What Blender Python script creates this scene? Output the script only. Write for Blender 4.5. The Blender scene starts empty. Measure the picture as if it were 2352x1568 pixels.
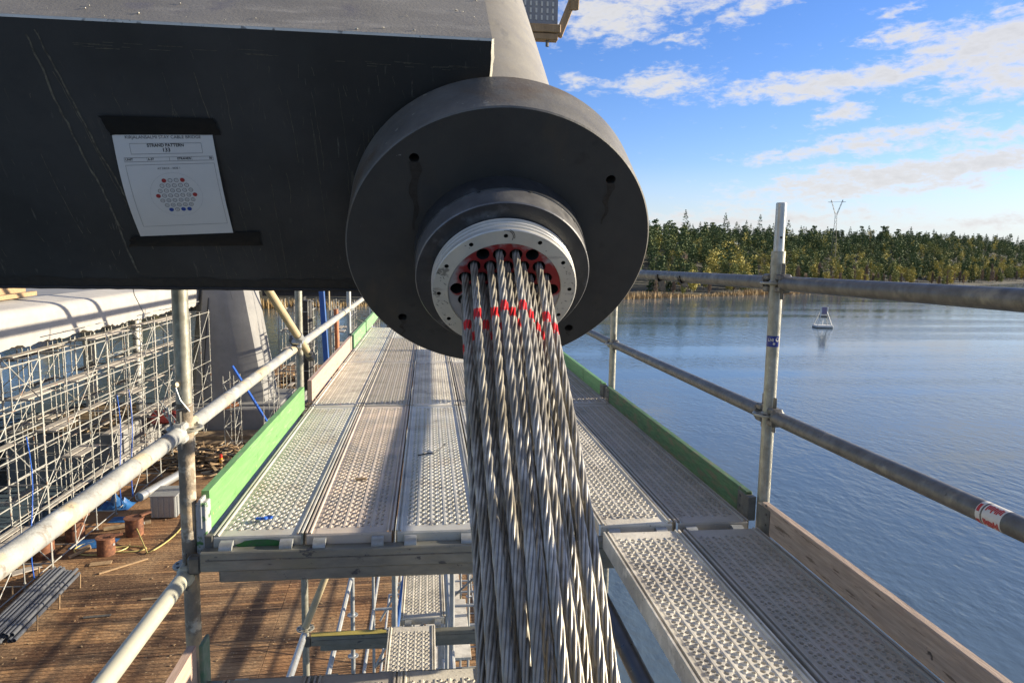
import bpy, bmesh, math, random
import numpy as np
from math import sin, cos, pi, radians, sqrt, atan2
from mathutils import Vector, Matrix
S = bpy.context.scene
COL = S.collection
R = random.Random(7)

# ------------------------------------------------------------ camera
cd = bpy.data.cameras.new('camera'); cam = bpy.data.objects.new('camera', cd); COL.objects.link(cam)
S.camera = cam
cd.sensor_fit = 'HORIZONTAL'; cd.sensor_width = 36; cd.lens = 1640/2352*36
cd.clip_start = 0.05; cd.clip_end = 9000
Mx = Matrix(((0.9931, 0.0012, 0.1165), (-0.1154, -0.1244, 0.9855), (0.0157, -0.9922, -0.1234)))
mm = Matrix.Identity(4)
for r_ in range(3):
    mm[r_][0] = Mx[r_][0]; mm[r_][1] = -Mx[r_][1]; mm[r_][2] = -Mx[r_][2]
cam.matrix_world = mm
# ------------------------------------------------------------ sun, sky, exposure
AZ, EL = radians(85), radians(15.6)
sv = Vector((sin(AZ)*cos(EL), cos(AZ)*cos(EL), sin(EL)))
sl = bpy.data.lights.new('sun', 'SUN'); sl.energy = 5.0; sl.angle = radians(0.53); sl.color = (1.0, 0.88, 0.70)
so = bpy.data.objects.new('sun', sl); COL.objects.link(so)
so.rotation_euler = sv.to_track_quat('Z', 'Y').to_euler()
so.location = (20, -5, 30)
S.view_settings.view_transform = 'Standard'; S.view_settings.look = 'None'
S.view_settings.exposure = 1.2; S.view_settings.gamma = 1
S.render.engine = 'CYCLES'

W = bpy.data.worlds.new('World'); S.world = W; W.use_nodes = True
nt = W.node_tree; N = nt.nodes; L = nt.links
N.clear()
wo = N.new('ShaderNodeOutputWorld'); bg = N.new('ShaderNodeBackground')
sky = N.new('ShaderNodeTexSky'); sky.sky_type = 'NISHITA'; sky.sun_disc = False
sky.sun_elevation = EL; sky.sun_rotation = AZ; sky.altitude = 0; sky.air_density = 1.0; sky.dust_density = 0.3; sky.ozone_density = 2.0
bg.inputs['Strength'].default_value = 0.065
L.new(bg.outputs[0], wo.inputs[0])
def nmath(op, a, b=None, c=None, clamp=False):
    n = N.new('ShaderNodeMath'); n.operation = op; n.use_clamp = clamp
    for i, q in enumerate((a, b, c)):
        if q is None: continue
        if isinstance(q, (int, float)): n.inputs[i].default_value = q
        else: L.new(q, n.inputs[i])
    return n.outputs[0]
tc = N.new('ShaderNodeTexCoord')
sx = N.new('ShaderNodeSeparateXYZ'); L.new(tc.outputs['Generated'], sx.inputs[0])
az = nmath('MULTIPLY', nmath('ARCTAN2', sx.outputs[0], sx.outputs[1]), 180/pi)
el = nmath('MULTIPLY', nmath('ARCSINE', sx.outputs[2]), 180/pi)
cb = N.new('ShaderNodeCombineXYZ'); L.new(az, cb.inputs[0]); L.new(el, cb.inputs[1])
def wnoise(scale, sc3, detail=6, rough=.55, dist=0, rot=0):
    mp = N.new('ShaderNodeMapping'); mp.inputs['Scale'].default_value = sc3; mp.inputs['Rotation'].default_value = (0, 0, radians(rot))
    L.new(cb.outputs[0], mp.inputs[0])
    n = N.new('ShaderNodeTexNoise'); n.inputs['Scale'].default_value = scale; n.inputs['Detail'].default_value = detail
    n.inputs['Roughness'].default_value = rough; n.inputs['Distortion'].default_value = dist
    L.new(mp.outputs[0], n.inputs['Vector']); return n
w1 = wnoise(.3, (1, 2.0, 1), 5)
vm = N.new('ShaderNodeVectorMath'); vm.operation = 'MULTIPLY_ADD'
L.new(w1.outputs['Color'], vm.inputs[0]); vm.inputs[1].default_value = (6, 2.2, 0); L.new(cb.outputs[0], vm.inputs[2])
# cloud banks: azimuth, elevation, half sizes, tilt, strength
BL = [(17, 19.3, 7.5, 2.6, 2, 1.0), (24, 17.5, 4, 1.2, 8, .75), (17.8, 12.6, 5.2, 1.3, 3, .8), (12, 13.0, 2, .7, 0, .7), (19, 15.6, 5, .6, 8, .5),
      (31, 12.2, 13, 1.2, 2, .95), (39.5, 13.6, 7.5, 2.3, 8, 1.0), (34.5, 15.0, 3.6, 1.0, 2, .8), (30.4, 10.2, 2.2, 1.2, 10, .85),
      (31.5, 8.0, 9.5, 1.05, 6, .85), (36, 5.9, 16, 1.5, 7, 1.0), (43, 8.2, 9, 1.0, 4, .75), (24, 2.6, 16, 1.3, 1, .75), (42, 12.5, 8, 3.0, 4, .9), (14, 17.5, 6, 2.5, 0, .9), (42, 2.6, 9, .8, 3, .75),
      (33.4, 16.4, 1.6, .45, 5, .6), (60, 12, 14, 2.2, 3, .8), (75, 20, 18, 3, 0, .7), (-150, 15, 40, 4, 0, .7), (120, 12, 26, 3, 0, .7),
      (0, 34, 30, 6, 5, .85), (60, 44, 40, 9, 0, .8), (-70, 38, 50, 12, 0, .9), (-150, 50, 60, 16, 0, .95), (150, 45, 50, 16, 0, .9), (20, 66, 120, 12, 0, .9), (-40, 80, 200, 9, 0, .9), (180, 24, 50, 7, 0, .85), (-110, 22, 40, 6, 0, .85)]  # unseen clouds overhead and behind, added to whiten the fill light
acc = None
for (a, e, ha, he, tilt, st) in BL:
    mp = N.new('ShaderNodeMapping'); mp.vector_type = 'TEXTURE'
    mp.inputs['Location'].default_value = (a+3, e+1.1, 0); mp.inputs['Rotation'].default_value = (0, 0, radians(tilt)); mp.inputs['Scale'].default_value = (ha, he, 1)
    L.new(vm.outputs[0], mp.inputs[0])
    ln = N.new('ShaderNodeVectorMath'); ln.operation = 'LENGTH'; L.new(mp.outputs[0], ln.inputs[0])
    q = nmath('MULTIPLY', nmath('SUBTRACT', 1.25, ln.outputs['Value'], clamp=True), st)
    acc = q if acc is None else nmath('MAXIMUM', acc, q)
n2 = wnoise(.62, (1, 2.6, 1), 9, .62, .3, 6)
n3 = wnoise(1.6, (1, 2.2, 1), 7, .6, .5, 6)
nz = nmath('ADD', nmath('MULTIPLY', nmath('SUBTRACT', n2.outputs['Fac'], .5), 2.3), nmath('MULTIPLY', nmath('SUBTRACT', n3.outputs['Fac'], .5), .9))
den = nmath('ADD', nmath('MULTIPLY', acc, 1.25), nz)
mr = N.new('ShaderNodeMapRange'); mr.interpolation_type = 'SMOOTHSTEP'
mr.inputs['From Min'].default_value = .24; mr.inputs['From Max'].default_value = 1.22
L.new(den, mr.inputs['Value'])
cl = nmath('MULTIPLY', mr.outputs[0], .93)
# horizon veil
veil_ = nmath('MULTIPLY', nmath('POWER', nmath('SUBTRACT', 1.0, nmath('DIVIDE', nmath('MAXIMUM', el, 0.0), 7.0), clamp=True), 1.2), .9)
azf = N.new('ShaderNodeMapRange'); azf.interpolation_type = 'SMOOTHSTEP'; azf.inputs['From Min'].default_value = -22; azf.inputs['From Max'].default_value = 12; L.new(az, azf.inputs['Value'])
veil_ = nmath('MULTIPLY', veil_, azf.outputs[0])
vmix = N.new('ShaderNodeMix'); vmix.data_type = 'RGBA'; L.new(veil_, vmix.inputs[0]); vmix.inputs[7].default_value = (4.9, 5.5, 6.2, 1)
cl2 = cl
mrs = N.new('ShaderNodeMapRange'); mrs.inputs['From Min'].default_value = .5; mrs.inputs['From Max'].default_value = 1.7
mrs.inputs['To Min'].default_value = 1.0; mrs.inputs['To Max'].default_value = .80; L.new(den, mrs.inputs['Value'])
hs = N.new('ShaderNodeHueSaturation'); hs.inputs['Saturation'].default_value = 1.25; hs.inputs['Value'].default_value = 1.12
L.new(sky.outputs[0], hs.inputs['Color'])
tint = N.new('ShaderNodeMix'); tint.data_type = 'RGBA'; tint.blend_type = 'MULTIPLY'; tint.inputs[0].default_value = 1.0
L.new(hs.outputs[0], tint.inputs[6]); tint.inputs[7].default_value = (.88, .90, 1.28, 1)
cc = N.new('ShaderNodeVectorMath'); cc.operation = 'SCALE'; cc.inputs[0].default_value = (5.9, 5.85, 5.9); L.new(mrs.outputs[0], cc.inputs['Scale'])
mix = N.new('ShaderNodeMix'); mix.data_type = 'RGBA'
L.new(cl2, mix.inputs[0]); L.new(tint.outputs[2], vmix.inputs[6]); L.new(vmix.outputs[2], mix.inputs[6]); L.new(cc.outputs[0], mix.inputs[7])
L.new(mix.outputs[2], bg.inputs['Color'])

# ------------------------------------------------------------ material builder
def mat(name, c1, c2=None, s=6, det=6, rough=.6, rv=.12, metal=0, bump=0, bs=60, st=(1, 1, 1), spots=(), rnd=True, lo=.35, hi=.65, spec=.5):
    m = bpy.data.materials.new(name); m.use_nodes = True
    t = m.node_tree; n = t.nodes; l = t.links; b = n['Principled BSDF']
    tcn = n.new('ShaderNodeTexCoord'); vec = tcn.outputs['Object']
    if rnd:
        oi = n.new('ShaderNodeObjectInfo'); ml = n.new('ShaderNodeMath'); ml.operation = 'MULTIPLY'; ml.inputs[1].default_value = 37
        l.new(oi.outputs['Random'], ml.inputs[0]); ad = n.new('ShaderNodeVectorMath'); ad.operation = 'ADD'
        l.new(vec, ad.inputs[0]); l.new(ml.outputs[0], ad.inputs[1]); vec = ad.outputs[0]
    def nz(scale, stretch, d=det, rg=.6):
        mp = n.new('ShaderNodeMapping'); mp.inputs['Scale'].default_value = stretch; l.new(vec, mp.inputs[0])
        q = n.new('ShaderNodeTexNoise'); q.inputs['Scale'].default_value = scale; q.inputs['Detail'].default_value = d; q.inputs['Roughness'].default_value = rg
        l.new(mp.outputs[0], q.inputs['Vector']); return q.outputs['Fac']
    def mrng(v, a, c, d=0, e=1):
        q = n.new('ShaderNodeMapRange'); q.inputs['From Min'].default_value = a; q.inputs['From Max'].default_value = c
        q.inputs['To Min'].default_value = d; q.inputs['To Max'].default_value = e; l.new(v, q.inputs['Value']); return q.outputs[0]
    def mixc(f, a, c):
        q = n.new('ShaderNodeMix'); q.data_type = 'RGBA'; l.new(f, q.inputs[0])
        for k, z in ((6, a), (7, c)):
            if isinstance(z, tuple): q.inputs[k].default_value = (*z[:3], 1)
            else: l.new(z, q.inputs[k])
        return q.outputs[2]
    base = nz(s, st)
    if c2 is None: c2 = tuple(x*.8 for x in c1)
    dk = .78
    wt = (dk*1.02, dk, dk*.92)
    c1 = tuple(x*y for x, y in zip(c1, wt)); c2 = tuple(x*y for x, y in zip(c2, wt)); spots = [(sp[0], sp[1], sp[2], tuple(x*y for x, y in zip(sp[3], wt)))+tuple(sp[4:]) for sp in spots]
    col = mixc(mrng(base, lo, hi), c2, c1)
    for sp in spots:
        sc, a, c, cc_ = sp[0], sp[1], sp[2], sp[3]
        ss = sp[4] if len(sp) > 4 else (1, 1, 1)
        col = mixc(mrng(nz(sc, ss), a, c), col, cc_)
    l.new(col, b.inputs['Base Color'])
    l.new(mrng(nz(s*2.3, st), .3, .7, max(.02, rough-rv), min(1, rough+rv)), b.inputs['Roughness'])
    b.inputs['Metallic'].default_value = metal
    b.inputs['Specular IOR Level'].default_value = spec
    if bump:
        bn = n.new('ShaderNodeBump'); bn.inputs['Strength'].default_value = 1; bn.inputs['Distance'].default_value = bump
        l.new(nz(bs, st, 8), bn.inputs['Height']); l.new(bn.outputs[0], b.inputs['Normal'])
    m['col'] = 0
    return m
DUST = (.50, .46, .40)
GALV = mat('galvanised_steel', (.50, .52, .53), (.36, .38, .40), s=25, rough=.48, metal=.45, bump=.0004, bs=60, spots=[(9, .58, .72, (.30, .30, .28)), (60, .66, .72, (.22, .20, .17))])
GALVO = mat('dirty_olive_galvanised', (.46, .45, .39), (.31, .305, .26), s=30, rough=.42, metal=.4, bump=.0006, bs=60, spots=[(9, .58, .72, (.26, .25, .20)), (60, .64, .70, (.56, .54, .48))])
GALVB = mat('bright_galvanised', (.62, .64, .66), (.48, .50, .52), s=20, rough=.36, metal=.6, bump=.0003, spots=[(40, .66, .72, (.25, .24, .22))])
GALVD = mat('dull_dark_galvanised', (.21, .205, .195), (.13, .125, .115), s=22, rough=.5, metal=.5, bump=.0006, bs=50, spots=[(14, .56, .70, (.30, .28, .23)), (70, .64, .72, (.10, .09, .08))])
CEMT = mat('cement_splashed_tube', (.47, .48, .47), (.32, .33, .34), s=9, rough=.75, metal=.1, bump=.004, bs=35, spots=[(7, .53, .62, (.60, .50, .33)), (26, .58, .66, (.27, .24, .21)), (13, .6, .66, (.36, .37, .38)), (5, .62, .72, (.70, .71, .70))])
CEMP = mat('cement_crusted_post', (.36, .29, .21), (.16, .14, .12), s=10, rough=.8, metal=.1, bump=.005, bs=45, spots=[(16, .54, .62, (.58, .52, .43)), (5, .52, .60, (.56, .42, .27)), (9, .60, .66, (.10, .09, .08))])
CREAM = mat('cream_old_tube', (.58, .48, .30), (.46, .38, .25), s=9, rough=.6, metal=.1, bump=.0005, spots=[(20, .6, .7, (.35, .30, .22))])
BLACKP = mat('black_pipe', (.045, .045, .05), (.03, .03, .032), s=8, rough=.38, bump=.0003, spots=[(60, .70, .74, (.3, .28, .25))])
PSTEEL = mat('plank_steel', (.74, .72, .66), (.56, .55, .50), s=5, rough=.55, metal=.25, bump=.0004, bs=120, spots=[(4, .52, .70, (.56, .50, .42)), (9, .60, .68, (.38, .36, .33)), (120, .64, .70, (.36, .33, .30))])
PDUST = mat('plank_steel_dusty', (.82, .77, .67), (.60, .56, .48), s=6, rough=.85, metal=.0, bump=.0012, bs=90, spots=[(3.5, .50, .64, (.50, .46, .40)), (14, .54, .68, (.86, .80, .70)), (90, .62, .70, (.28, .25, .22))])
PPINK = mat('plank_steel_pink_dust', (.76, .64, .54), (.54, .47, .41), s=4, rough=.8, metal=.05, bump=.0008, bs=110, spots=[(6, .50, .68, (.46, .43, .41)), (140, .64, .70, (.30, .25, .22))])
PBRWN = mat('plank_steel_brown_dust_shade', (.50, .46, .41), (.35, .33, .29), s=5, rough=.85, bump=.0008, bs=110, spots=[(5, .5, .7, (.40, .36, .33)), (120, .62, .70, (.62, .52, .38))])  # brown dust; its darker tone also paints shade on the right-hand planks
BLKST = mat('black_painted_steel', (.034, .034, .032), (.022, .022, .021), s=3, rough=.62, rv=.08, bump=.0006, bs=220,
            spots=[(160, .72, .78, (.20, .19, .17)), (3, .55, .72, (.060, .054, .040)), (14, .64, .74, (.10, .094, .078), (6, 1, 1)), (9, .68, .72, (.20, .19, .16), (9, .9, .9)), (1.5, .5, .7, (.048, .048, .050))])
BLKTOP = mat('lit_black_steel', (.28, .262, .235), (.17, .16, .145), s=2.2, rough=.7, bump=.0008, bs=150, spots=[(5, .52, .70, (.34, .32, .29), (1, 3, 3)), (90, .70, .75, (.6, .56, .48)), (7, .60, .68, (.17, .16, .165))])  # paler than the front steel, sunlight painted into the top face's colour
TUBEST = mat('grey_painted_tube', (.30, .285, .25), (.25, .235, .21), s=7, rough=.55, bump=.0006, bs=60, spots=[(4, .6, .7, (.17, .165, .155), (3, 1, 1))])
FLANGE = mat('charcoal_flange', (.050, .050, .048), (.036, .036, .035), s=6, rough=.60, bump=.0003, bs=300, spots=[(4, .58, .72, (.066, .056, .042), (3, 1, 1)), (50, .715, .75, (.35, .34, .32)), (2.2, .5, .68, (.068, .068, .066)), (18, .62, .72, (.03, .03, .029))])
FLSIDE = mat('charcoal_flange_side', (.155, .148, .135), (.10, .096, .088), s=9, rough=.6, bump=.0008, bs=90, spots=[(5, .54, .66, (.105, .078, .052)), (40, .66, .72, (.34, .32, .28))])  # paler than the flange face, sunlit rim painted into the colour
NUTM = mat('dark_ring_nut', (.060, .064, .072), (.040, .042, .048), s=20, rough=.42, metal=.3, bump=.0004, bs=120, spots=[(14, .56, .68, (.13, .14, .16)), (70, .68, .73, (.3, .3, .3))])
NUTS = mat('lit_nut_side', (.20, .20, .205), (.13, .13, .14), s=16, rough=.4, metal=.3, bump=.0005, bs=90, spots=[(30, .66, .71, (.55, .55, .54)), (9, .56, .68, (.09, .09, .10))])  # lighter copy of the nut steel, painting in the sunlit outer band
ALU = mat('pale_machined_steel', (.74, .72, .64), (.62, .60, .53), s=12, rough=.45, metal=.15, bump=.0003, bs=90, spots=[(26, .60, .66, (.27, .26, .23)), (60, .66, .70, (.18, .17, .15)), (9, .62, .70, (.34, .32, .29), (1, 3, 3))])
THREAD = mat('machined_thread', (.70, .69, .66), (.58, .57, .55), s=20, rough=.38, metal=.3)
DARK = mat('dark_hole', (.012, .011, .010), rough=.8)
RUSTD = mat('rusty_dark_steel', (.05, .04, .03), (.03, .025, .02), rough=.7, s=30)
GREENL = mat('green_painted_board', (.21, .45, .17), (.15, .34, .12), s=5, rough=.6, bump=.0006, bs=12, st=(14, 1.2, 14), spots=[(50, .66, .70, (.50, .46, .20)), (8, .58, .70, (.11, .26, .08)), (5, .62, .68, (.30, .42, .24), (8, .7, 8)), (22, .66, .70, (.07, .12, .05), (3, 1, 3))])
GREENW = mat('worn_green_board', (.10, .22, .09), (.05, .13, .05), s=6, rough=.7, bump=.0012, bs=14, st=(14, 1.5, 14), spots=[(5, .50, .62, (.16, .15, .08), (6, 1.5, 6)), (3, .6, .7, (.04, .10, .04))])
GREENP = mat('pale_green_board', (.25, .50, .24), (.18, .38, .17), s=4, rough=.7, bump=.001, bs=14, st=(14, 1.5, 14), spots=[(5, .55, .65, (.38, .40, .28), (6, 1.5, 6))])
PINKB = mat('pink_wood_board', (.62, .45, .37), (.50, .36, .29), s=5, rough=.75, bump=.001, bs=14, st=(14, 1.5, 14), spots=[(4, .66, .70, (.45, .12, .10), (8, .8, 8)), (30, .68, .74, (.2, .12, .1))])
WOODB = mat('weathered_pine_board', (.54, .41, .32), (.36, .27, .21), s=6, rough=.75, bump=.0015, bs=16, st=(16, 1.3, 16), spots=[(7, .60, .66, (.18, .12, .08), (10, 1, 10)), (3.5, .66, .72, (.42, .16, .12), (3, 1, 3)), (9, .70, .73, (.07, .05, .04), (1.5, 1, 1.5))])
WOODL = mat('light_timber', (.50, .34, .19), (.36, .24, .13), s=4, rough=.75, bump=.002, bs=12, st=(6, 6, 1.5), spots=[(9, .6, .7, (.20, .13, .08))])
WOODS = mat('scrap_timber', (.46, .34, .20), (.20, .14, .09), s=2, rough=.85, bump=.002, bs=10)
CONC = mat('concrete', (.31, .31, .31), (.24, .24, .245), s=.6, rough=.85, bump=.004, bs=8, spots=[(.5, .55, .7, (.27, .26, .25), (3, 3, .4)), (3, .62, .7, (.24, .24, .23))])
WHITEC = mat('white_fascia', (.46, .445, .425), (.40, .385, .37), s=1.3, rough=.9, bump=.012, bs=7, spots=[(2, .6, .7, (.40, .39, .37))])
RUST = mat('rusted_steel', (.26, .10, .045), (.12, .05, .028), s=3, rough=.8, bump=.006, bs=12, spots=[(6, .55, .68, (.36, .16, .07))])
BLUE = mat('blue_steel', (.03, .14, .45), (.025, .10, .35), s=2, rough=.5)
BLUEB = mat('bright_blue_plastic', (.03, .16, .70), (.02, .10, .50), s=30, rough=.35)
ORANGE = mat('orange_steel', (.55, .20, .07), (.40, .13, .05), s=2, rough=.6, spots=[(3, .55, .65, (.3, .14, .08))])
DSTEEL = mat('dark_girder_steel', (.035, .035, .04), (.02, .02, .022), s=1.5, rough=.6)
WPAINT = mat('white_paint', (.78, .78, .75), (.68, .68, .65), s=3, rough=.5)
RED = mat('red_paint', (.60, .03, .02), (.48, .02, .015), s=12, rough=.5)
YEL = mat('yellow_paint', (.50, .41, .10), (.40, .33, .08), s=12, rough=.5)
HOSE = mat('yellow_hose', (.60, .50, .18), rough=.5)
TARP = mat('blue_tarp', (.03, .16, .42), (.02, .10, .30), s=4, rough=.45, bump=.02, bs=6)
PIPEG = mat('grey_plastic_pipe', (.13, .14, .16), (.10, .105, .12), s=3, rough=.42, spots=[(8, .6, .7, (.18, .18, .19))])
BLKTAPE = mat('black_duct_tape', (.009, .009, .009), (.006, .006, .006), s=20, rough=.42, bump=.0006, bs=50, st=(1, 1, 3), spec=.25)
PAPER = mat('white_paper', (.78, .77, .77), (.74, .73, .73), s=8, rough=.8)
INK = mat('black_ink', (.03, .03, .03), rough=.8)
INKR = mat('red_ink', (.45, .05, .05), rough=.8)
INKB = mat('blue_ink', (.04, .09, .40), rough=.8)
WHTS = mat('white_sticker', (.75, .73, .68), (.66, .64, .60), s=60, rough=.5)
PLY = mat('grey_form_panel', (.36, .37, .40), (.28, .28, .31), s=30, rough=.6, st=(1, 1, .4))
# ------------------------------------------------------------ mesh builder
class MB:
    def __init__(s): s.v = []; s.f = []; s.sm = []; s.mi = []; s.cm = 0
    def add(s, vs, fs, smooth=False, mi=None):
        o = len(s.v); s.v.extend(vs)
        for f in fs:
            s.f.append(tuple(i+o for i in f)); s.sm.append(smooth); s.mi.append(s.cm if mi is None else mi)
    def bb(s, x0, x1, y0, y1, z0, z1, mi=None, b=0):
        if b:
            s.boxb(((x0+x1)/2, (y0+y1)/2, (z0+z1)/2), (x1-x0, y1-y0, z1-z0), None, b, mi); return
        vs = [(x, y, z) for x in (x0, x1) for y in (y0, y1) for z in (z0, z1)]
        s.add(vs, [(0, 1, 3, 2), (4, 6, 7, 5), (0, 4, 5, 1), (2, 3, 7, 6), (0, 2, 6, 4), (1, 5, 7, 3)], False, mi)
    def boxb(s, c, d, rot=None, b=.003, mi=None):
        # chamfered box
        hx, hy, hz = (q/2 for q in d); b = min(b, hx*.9, hy*.9, hz*.9)
        bm = bmesh.new(); bmesh.ops.create_cube(bm, size=1)
        for v in bm.verts: v.co = Vector((v.co.x*2*hx, v.co.y*2*hy, v.co.z*2*hz))
        bmesh.ops.bevel(bm, geom=bm.edges[:], offset=b, segments=1, affect='EDGES')
        C_ = Vector(c); vs = []
        for v in bm.verts:
            p = v.co.copy()
            if rot is not None: p = rot @ p
            vs.append(tuple(p+C_))
        bm.verts.index_update()
        s.add(vs, [tuple(v.index for v in f.verts) for f in bm.faces], False, mi); bm.free()
    def obox(s, p0, p1, w, h, up=(0, 0, 1), mi=None, b=0):
        p0 = Vector(p0); p1 = Vector(p1); d = (p1-p0); ln = d.length; d.normalize()
        u = Vector(up); a = d.cross(u)
        if a.length < 1e-4: a = d.cross(Vector((1, 0, 0)))
        a.normalize(); c = a.cross(d)
        rot = Matrix((a, d, c)).transposed()
        if b: s.boxb((p0+p1)/2, (w, ln, h), rot, b, mi)
        else:
            vs = []
            for q in (p0, p1):
                for i, j in ((-1, -1), (1, -1), (1, 1), (-1, 1)): vs.append(tuple(q+a*(i*w/2)+c*(j*h/2)))
            s.add(vs, [(0, 1, 2, 3), (7, 6, 5, 4), (0, 4, 5, 1), (1, 5, 6, 2), (2, 6, 7, 3), (3, 7, 4, 0)], False, mi)
    def tube(s, p0, p1, r, n=12, r2=None, caps=True, mi=None, bore=None):
        p0 = Vector(p0); p1 = Vector(p1); d = (p1-p0).normalized()
        a = d.cross(Vector((0, 0, 1)))
        if a.length < 1e-3: a = Vector((1, 0, 0))
        a.normalize(); c = a.cross(d); r2 = r if r2 is None else r2
        vs = []
        for q, rr in ((p0, r), (p1, r2)):
            for i in range(n):
                t = 2*pi*i/n; vs.append(tuple(q+a*(cos(t)*rr)+c*(sin(t)*rr)))
        s.add(vs, [(i, (i+1) % n, n+(i+1) % n, n+i) for i in range(n)], True, mi)
        if bore:
            for q, rr, o in ((p0, r, 1), (p1, r2, -1)):
                vs = []
                for k, (rad, dep) in enumerate(((rr, 0), (bore, 0), (bore, .12*o))):
                    for i in range(n):
                        t = 2*pi*i/n; vs.append(tuple(q+d*dep+a*(cos(t)*rad)+c*(sin(t)*rad)))
                s.add(vs, [(k*n+i, k*n+(i+1) % n, (k+1)*n+(i+1) % n, (k+1)*n+i) for k in range(2) for i in range(n)]+[tuple(range(2*n, 3*n))], False, mi)
        elif caps: s.add(vs, [tuple(range(n-1, -1, -1)), tuple(range(n, 2*n))], False, mi)
    def sweep(s, pts, r, n=8, mi=None, rf=None):
        pts = [Vector(p) for p in pts]; vs = []; pa = None
        for k, p in enumerate(pts):
            d = (pts[min(k+1, len(pts)-1)]-pts[max(k-1, 0)]).normalized()
            if pa is None:
                a = d.cross(Vector((0, 0, 1)))
                if a.length < 1e-3: a = Vector((1, 0, 0))
            else: a = pa-d*pa.dot(d)
            a.normalize(); pa = a; c = a.cross(d); rr = r if rf is None else rf(k)
            for i in range(n):
                t = 2*pi*i/n; vs.append(tuple(p+a*(cos(t)*rr)+c*(sin(t)*rr)))
        m = len(pts)
        s.add(vs, [(k*n+i, k*n+(i+1) % n, (k+1)*n+(i+1) % n, (k+1)*n+i) for k in range(m-1) for i in range(n)], True, mi)
        s.add(vs, [tuple(range(n)), tuple(range((m-1)*n, m*n))], False, mi)
    def lathe(s, fr, prof, n=48, mi=None, a0=0, a1=2*pi):
        # fr(u, v, w) -> world ; prof list of (radius, w)
        full = abs(a1-a0-2*pi) < 1e-6; m = n if full else n+1; vs = []
        for (r, w) in prof:
            for i in range(m):
                t = a0+(a1-a0)*i/n; vs.append(tuple(fr(r*cos(t), r*sin(t), w)))
        fs = []
        for k in range(len(prof)-1):
            for i in range(n):
                j = (i+1) % m
                fs.append((k*m+i, k*m+j, (k+1)*m+j, (k+1)*m+i))
        s.add(vs, fs, True, mi)
    def prism(s, poly, y0, y1, mi=None):      # poly in xz, extruded along y
        n = len(poly); vs = [(x, y0, z) for x, z in poly]+[(x, y1, z) for x, z in poly]
        s.add(vs, [tuple(range(n)), tuple(range(2*n-1, n-1, -1))]+[(i, n+i, n+(i+1) % n, (i+1) % n) for i in range(n)], False, mi)
    def mesh(s, name, mats, off=(0, 0, 0), sharp=35):
        me = bpy.data.meshes.new(name); ox, oy, oz = off
        me.from_pydata([(x-ox, y-oy, z-oz) for x, y, z in s.v], [], s.f)
        if not isinstance(mats, (list, tuple)): mats = [mats]
        for m in mats: me.materials.append(m)
        me.polygons.foreach_set('use_smooth', s.sm)
        if len(mats) > 1: me.polygons.foreach_set('material_index', s.mi)
        bm = bmesh.new(); bm.from_mesh(me)
        if len(bm.faces) < 60000: bmesh.ops.recalc_face_normals(bm, faces=bm.faces)
        bm.to_mesh(me); bm.free()
        if sharp: me.set_sharp_from_angle(angle=radians(sharp))
        me.update(); return me
    def obj(s, name, mats, parent=None, loc=None, sharp=35):
        if loc is None:
            q = parent
            loc = Vector((0, 0, 0))
            while q is not None: loc = loc+q.location; q = q.parent
            me = s.mesh(name, mats, loc, sharp); o = bpy.data.objects.new(name, me)
            COL.objects.link(o); o.parent = parent
        else:
            me = s.mesh(name, mats, loc, sharp); o = bpy.data.objects.new(name, me)
            COL.objects.link(o); o.location = loc
        return o
def tag(o, label=None, cat=None, group=None, kind=None):
    if label: o['label'] = label
    if cat: o['category'] = cat
    if group: o['group'] = group
    if kind: o['kind'] = kind
    return o
def thing(name, label, cat, loc, group=None):
    o = bpy.data.objects.new(name, None); COL.objects.link(o); o.location = loc; o.empty_display_size = .1
    return tag(o, label, cat, group)
def struct(o): o['kind'] = 'structure'; return o
def copy_tree(o, loc=None, rz=None, label=None, group=None, scale=None):
    r = o.copy(); COL.objects.link(r)
    if loc is not None: r.location = loc
    if rz is not None: r.rotation_euler = (0, 0, rz)
    if scale is not None: r.scale = scale
    if label: r['label'] = label
    if group: r['group'] = group
    for ch in o.children:
        c = ch.copy(); COL.objects.link(c); c.parent = r
        for g in ch.children:
            d = g.copy(); COL.objects.link(d); d.parent = c
    return r
FN = bpy.data.curves.new('t', 'FONT')
def text_into(mb, body, size, place, align='CENTER', mi=None, bold=0):
    cu = bpy.data.curves.new('t', 'FONT'); cu.body = body; cu.size = size; cu.align_x = align; cu.offset = bold
    ob = bpy.data.objects.new('t', cu); COL.objects.link(ob)
    dg = bpy.context.evaluated_depsgraph_get(); me = bpy.data.meshes.new_from_object(ob.evaluated_get(dg))
    mb.add([tuple(place(v.co.x, v.co.y)) for v in me.vertices], [tuple(p.vertices) for p in me.polygons], False, mi)
    bpy.data.objects.remove(ob); bpy.data.curves.remove(cu); bpy.data.meshes.remove(me)
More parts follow.
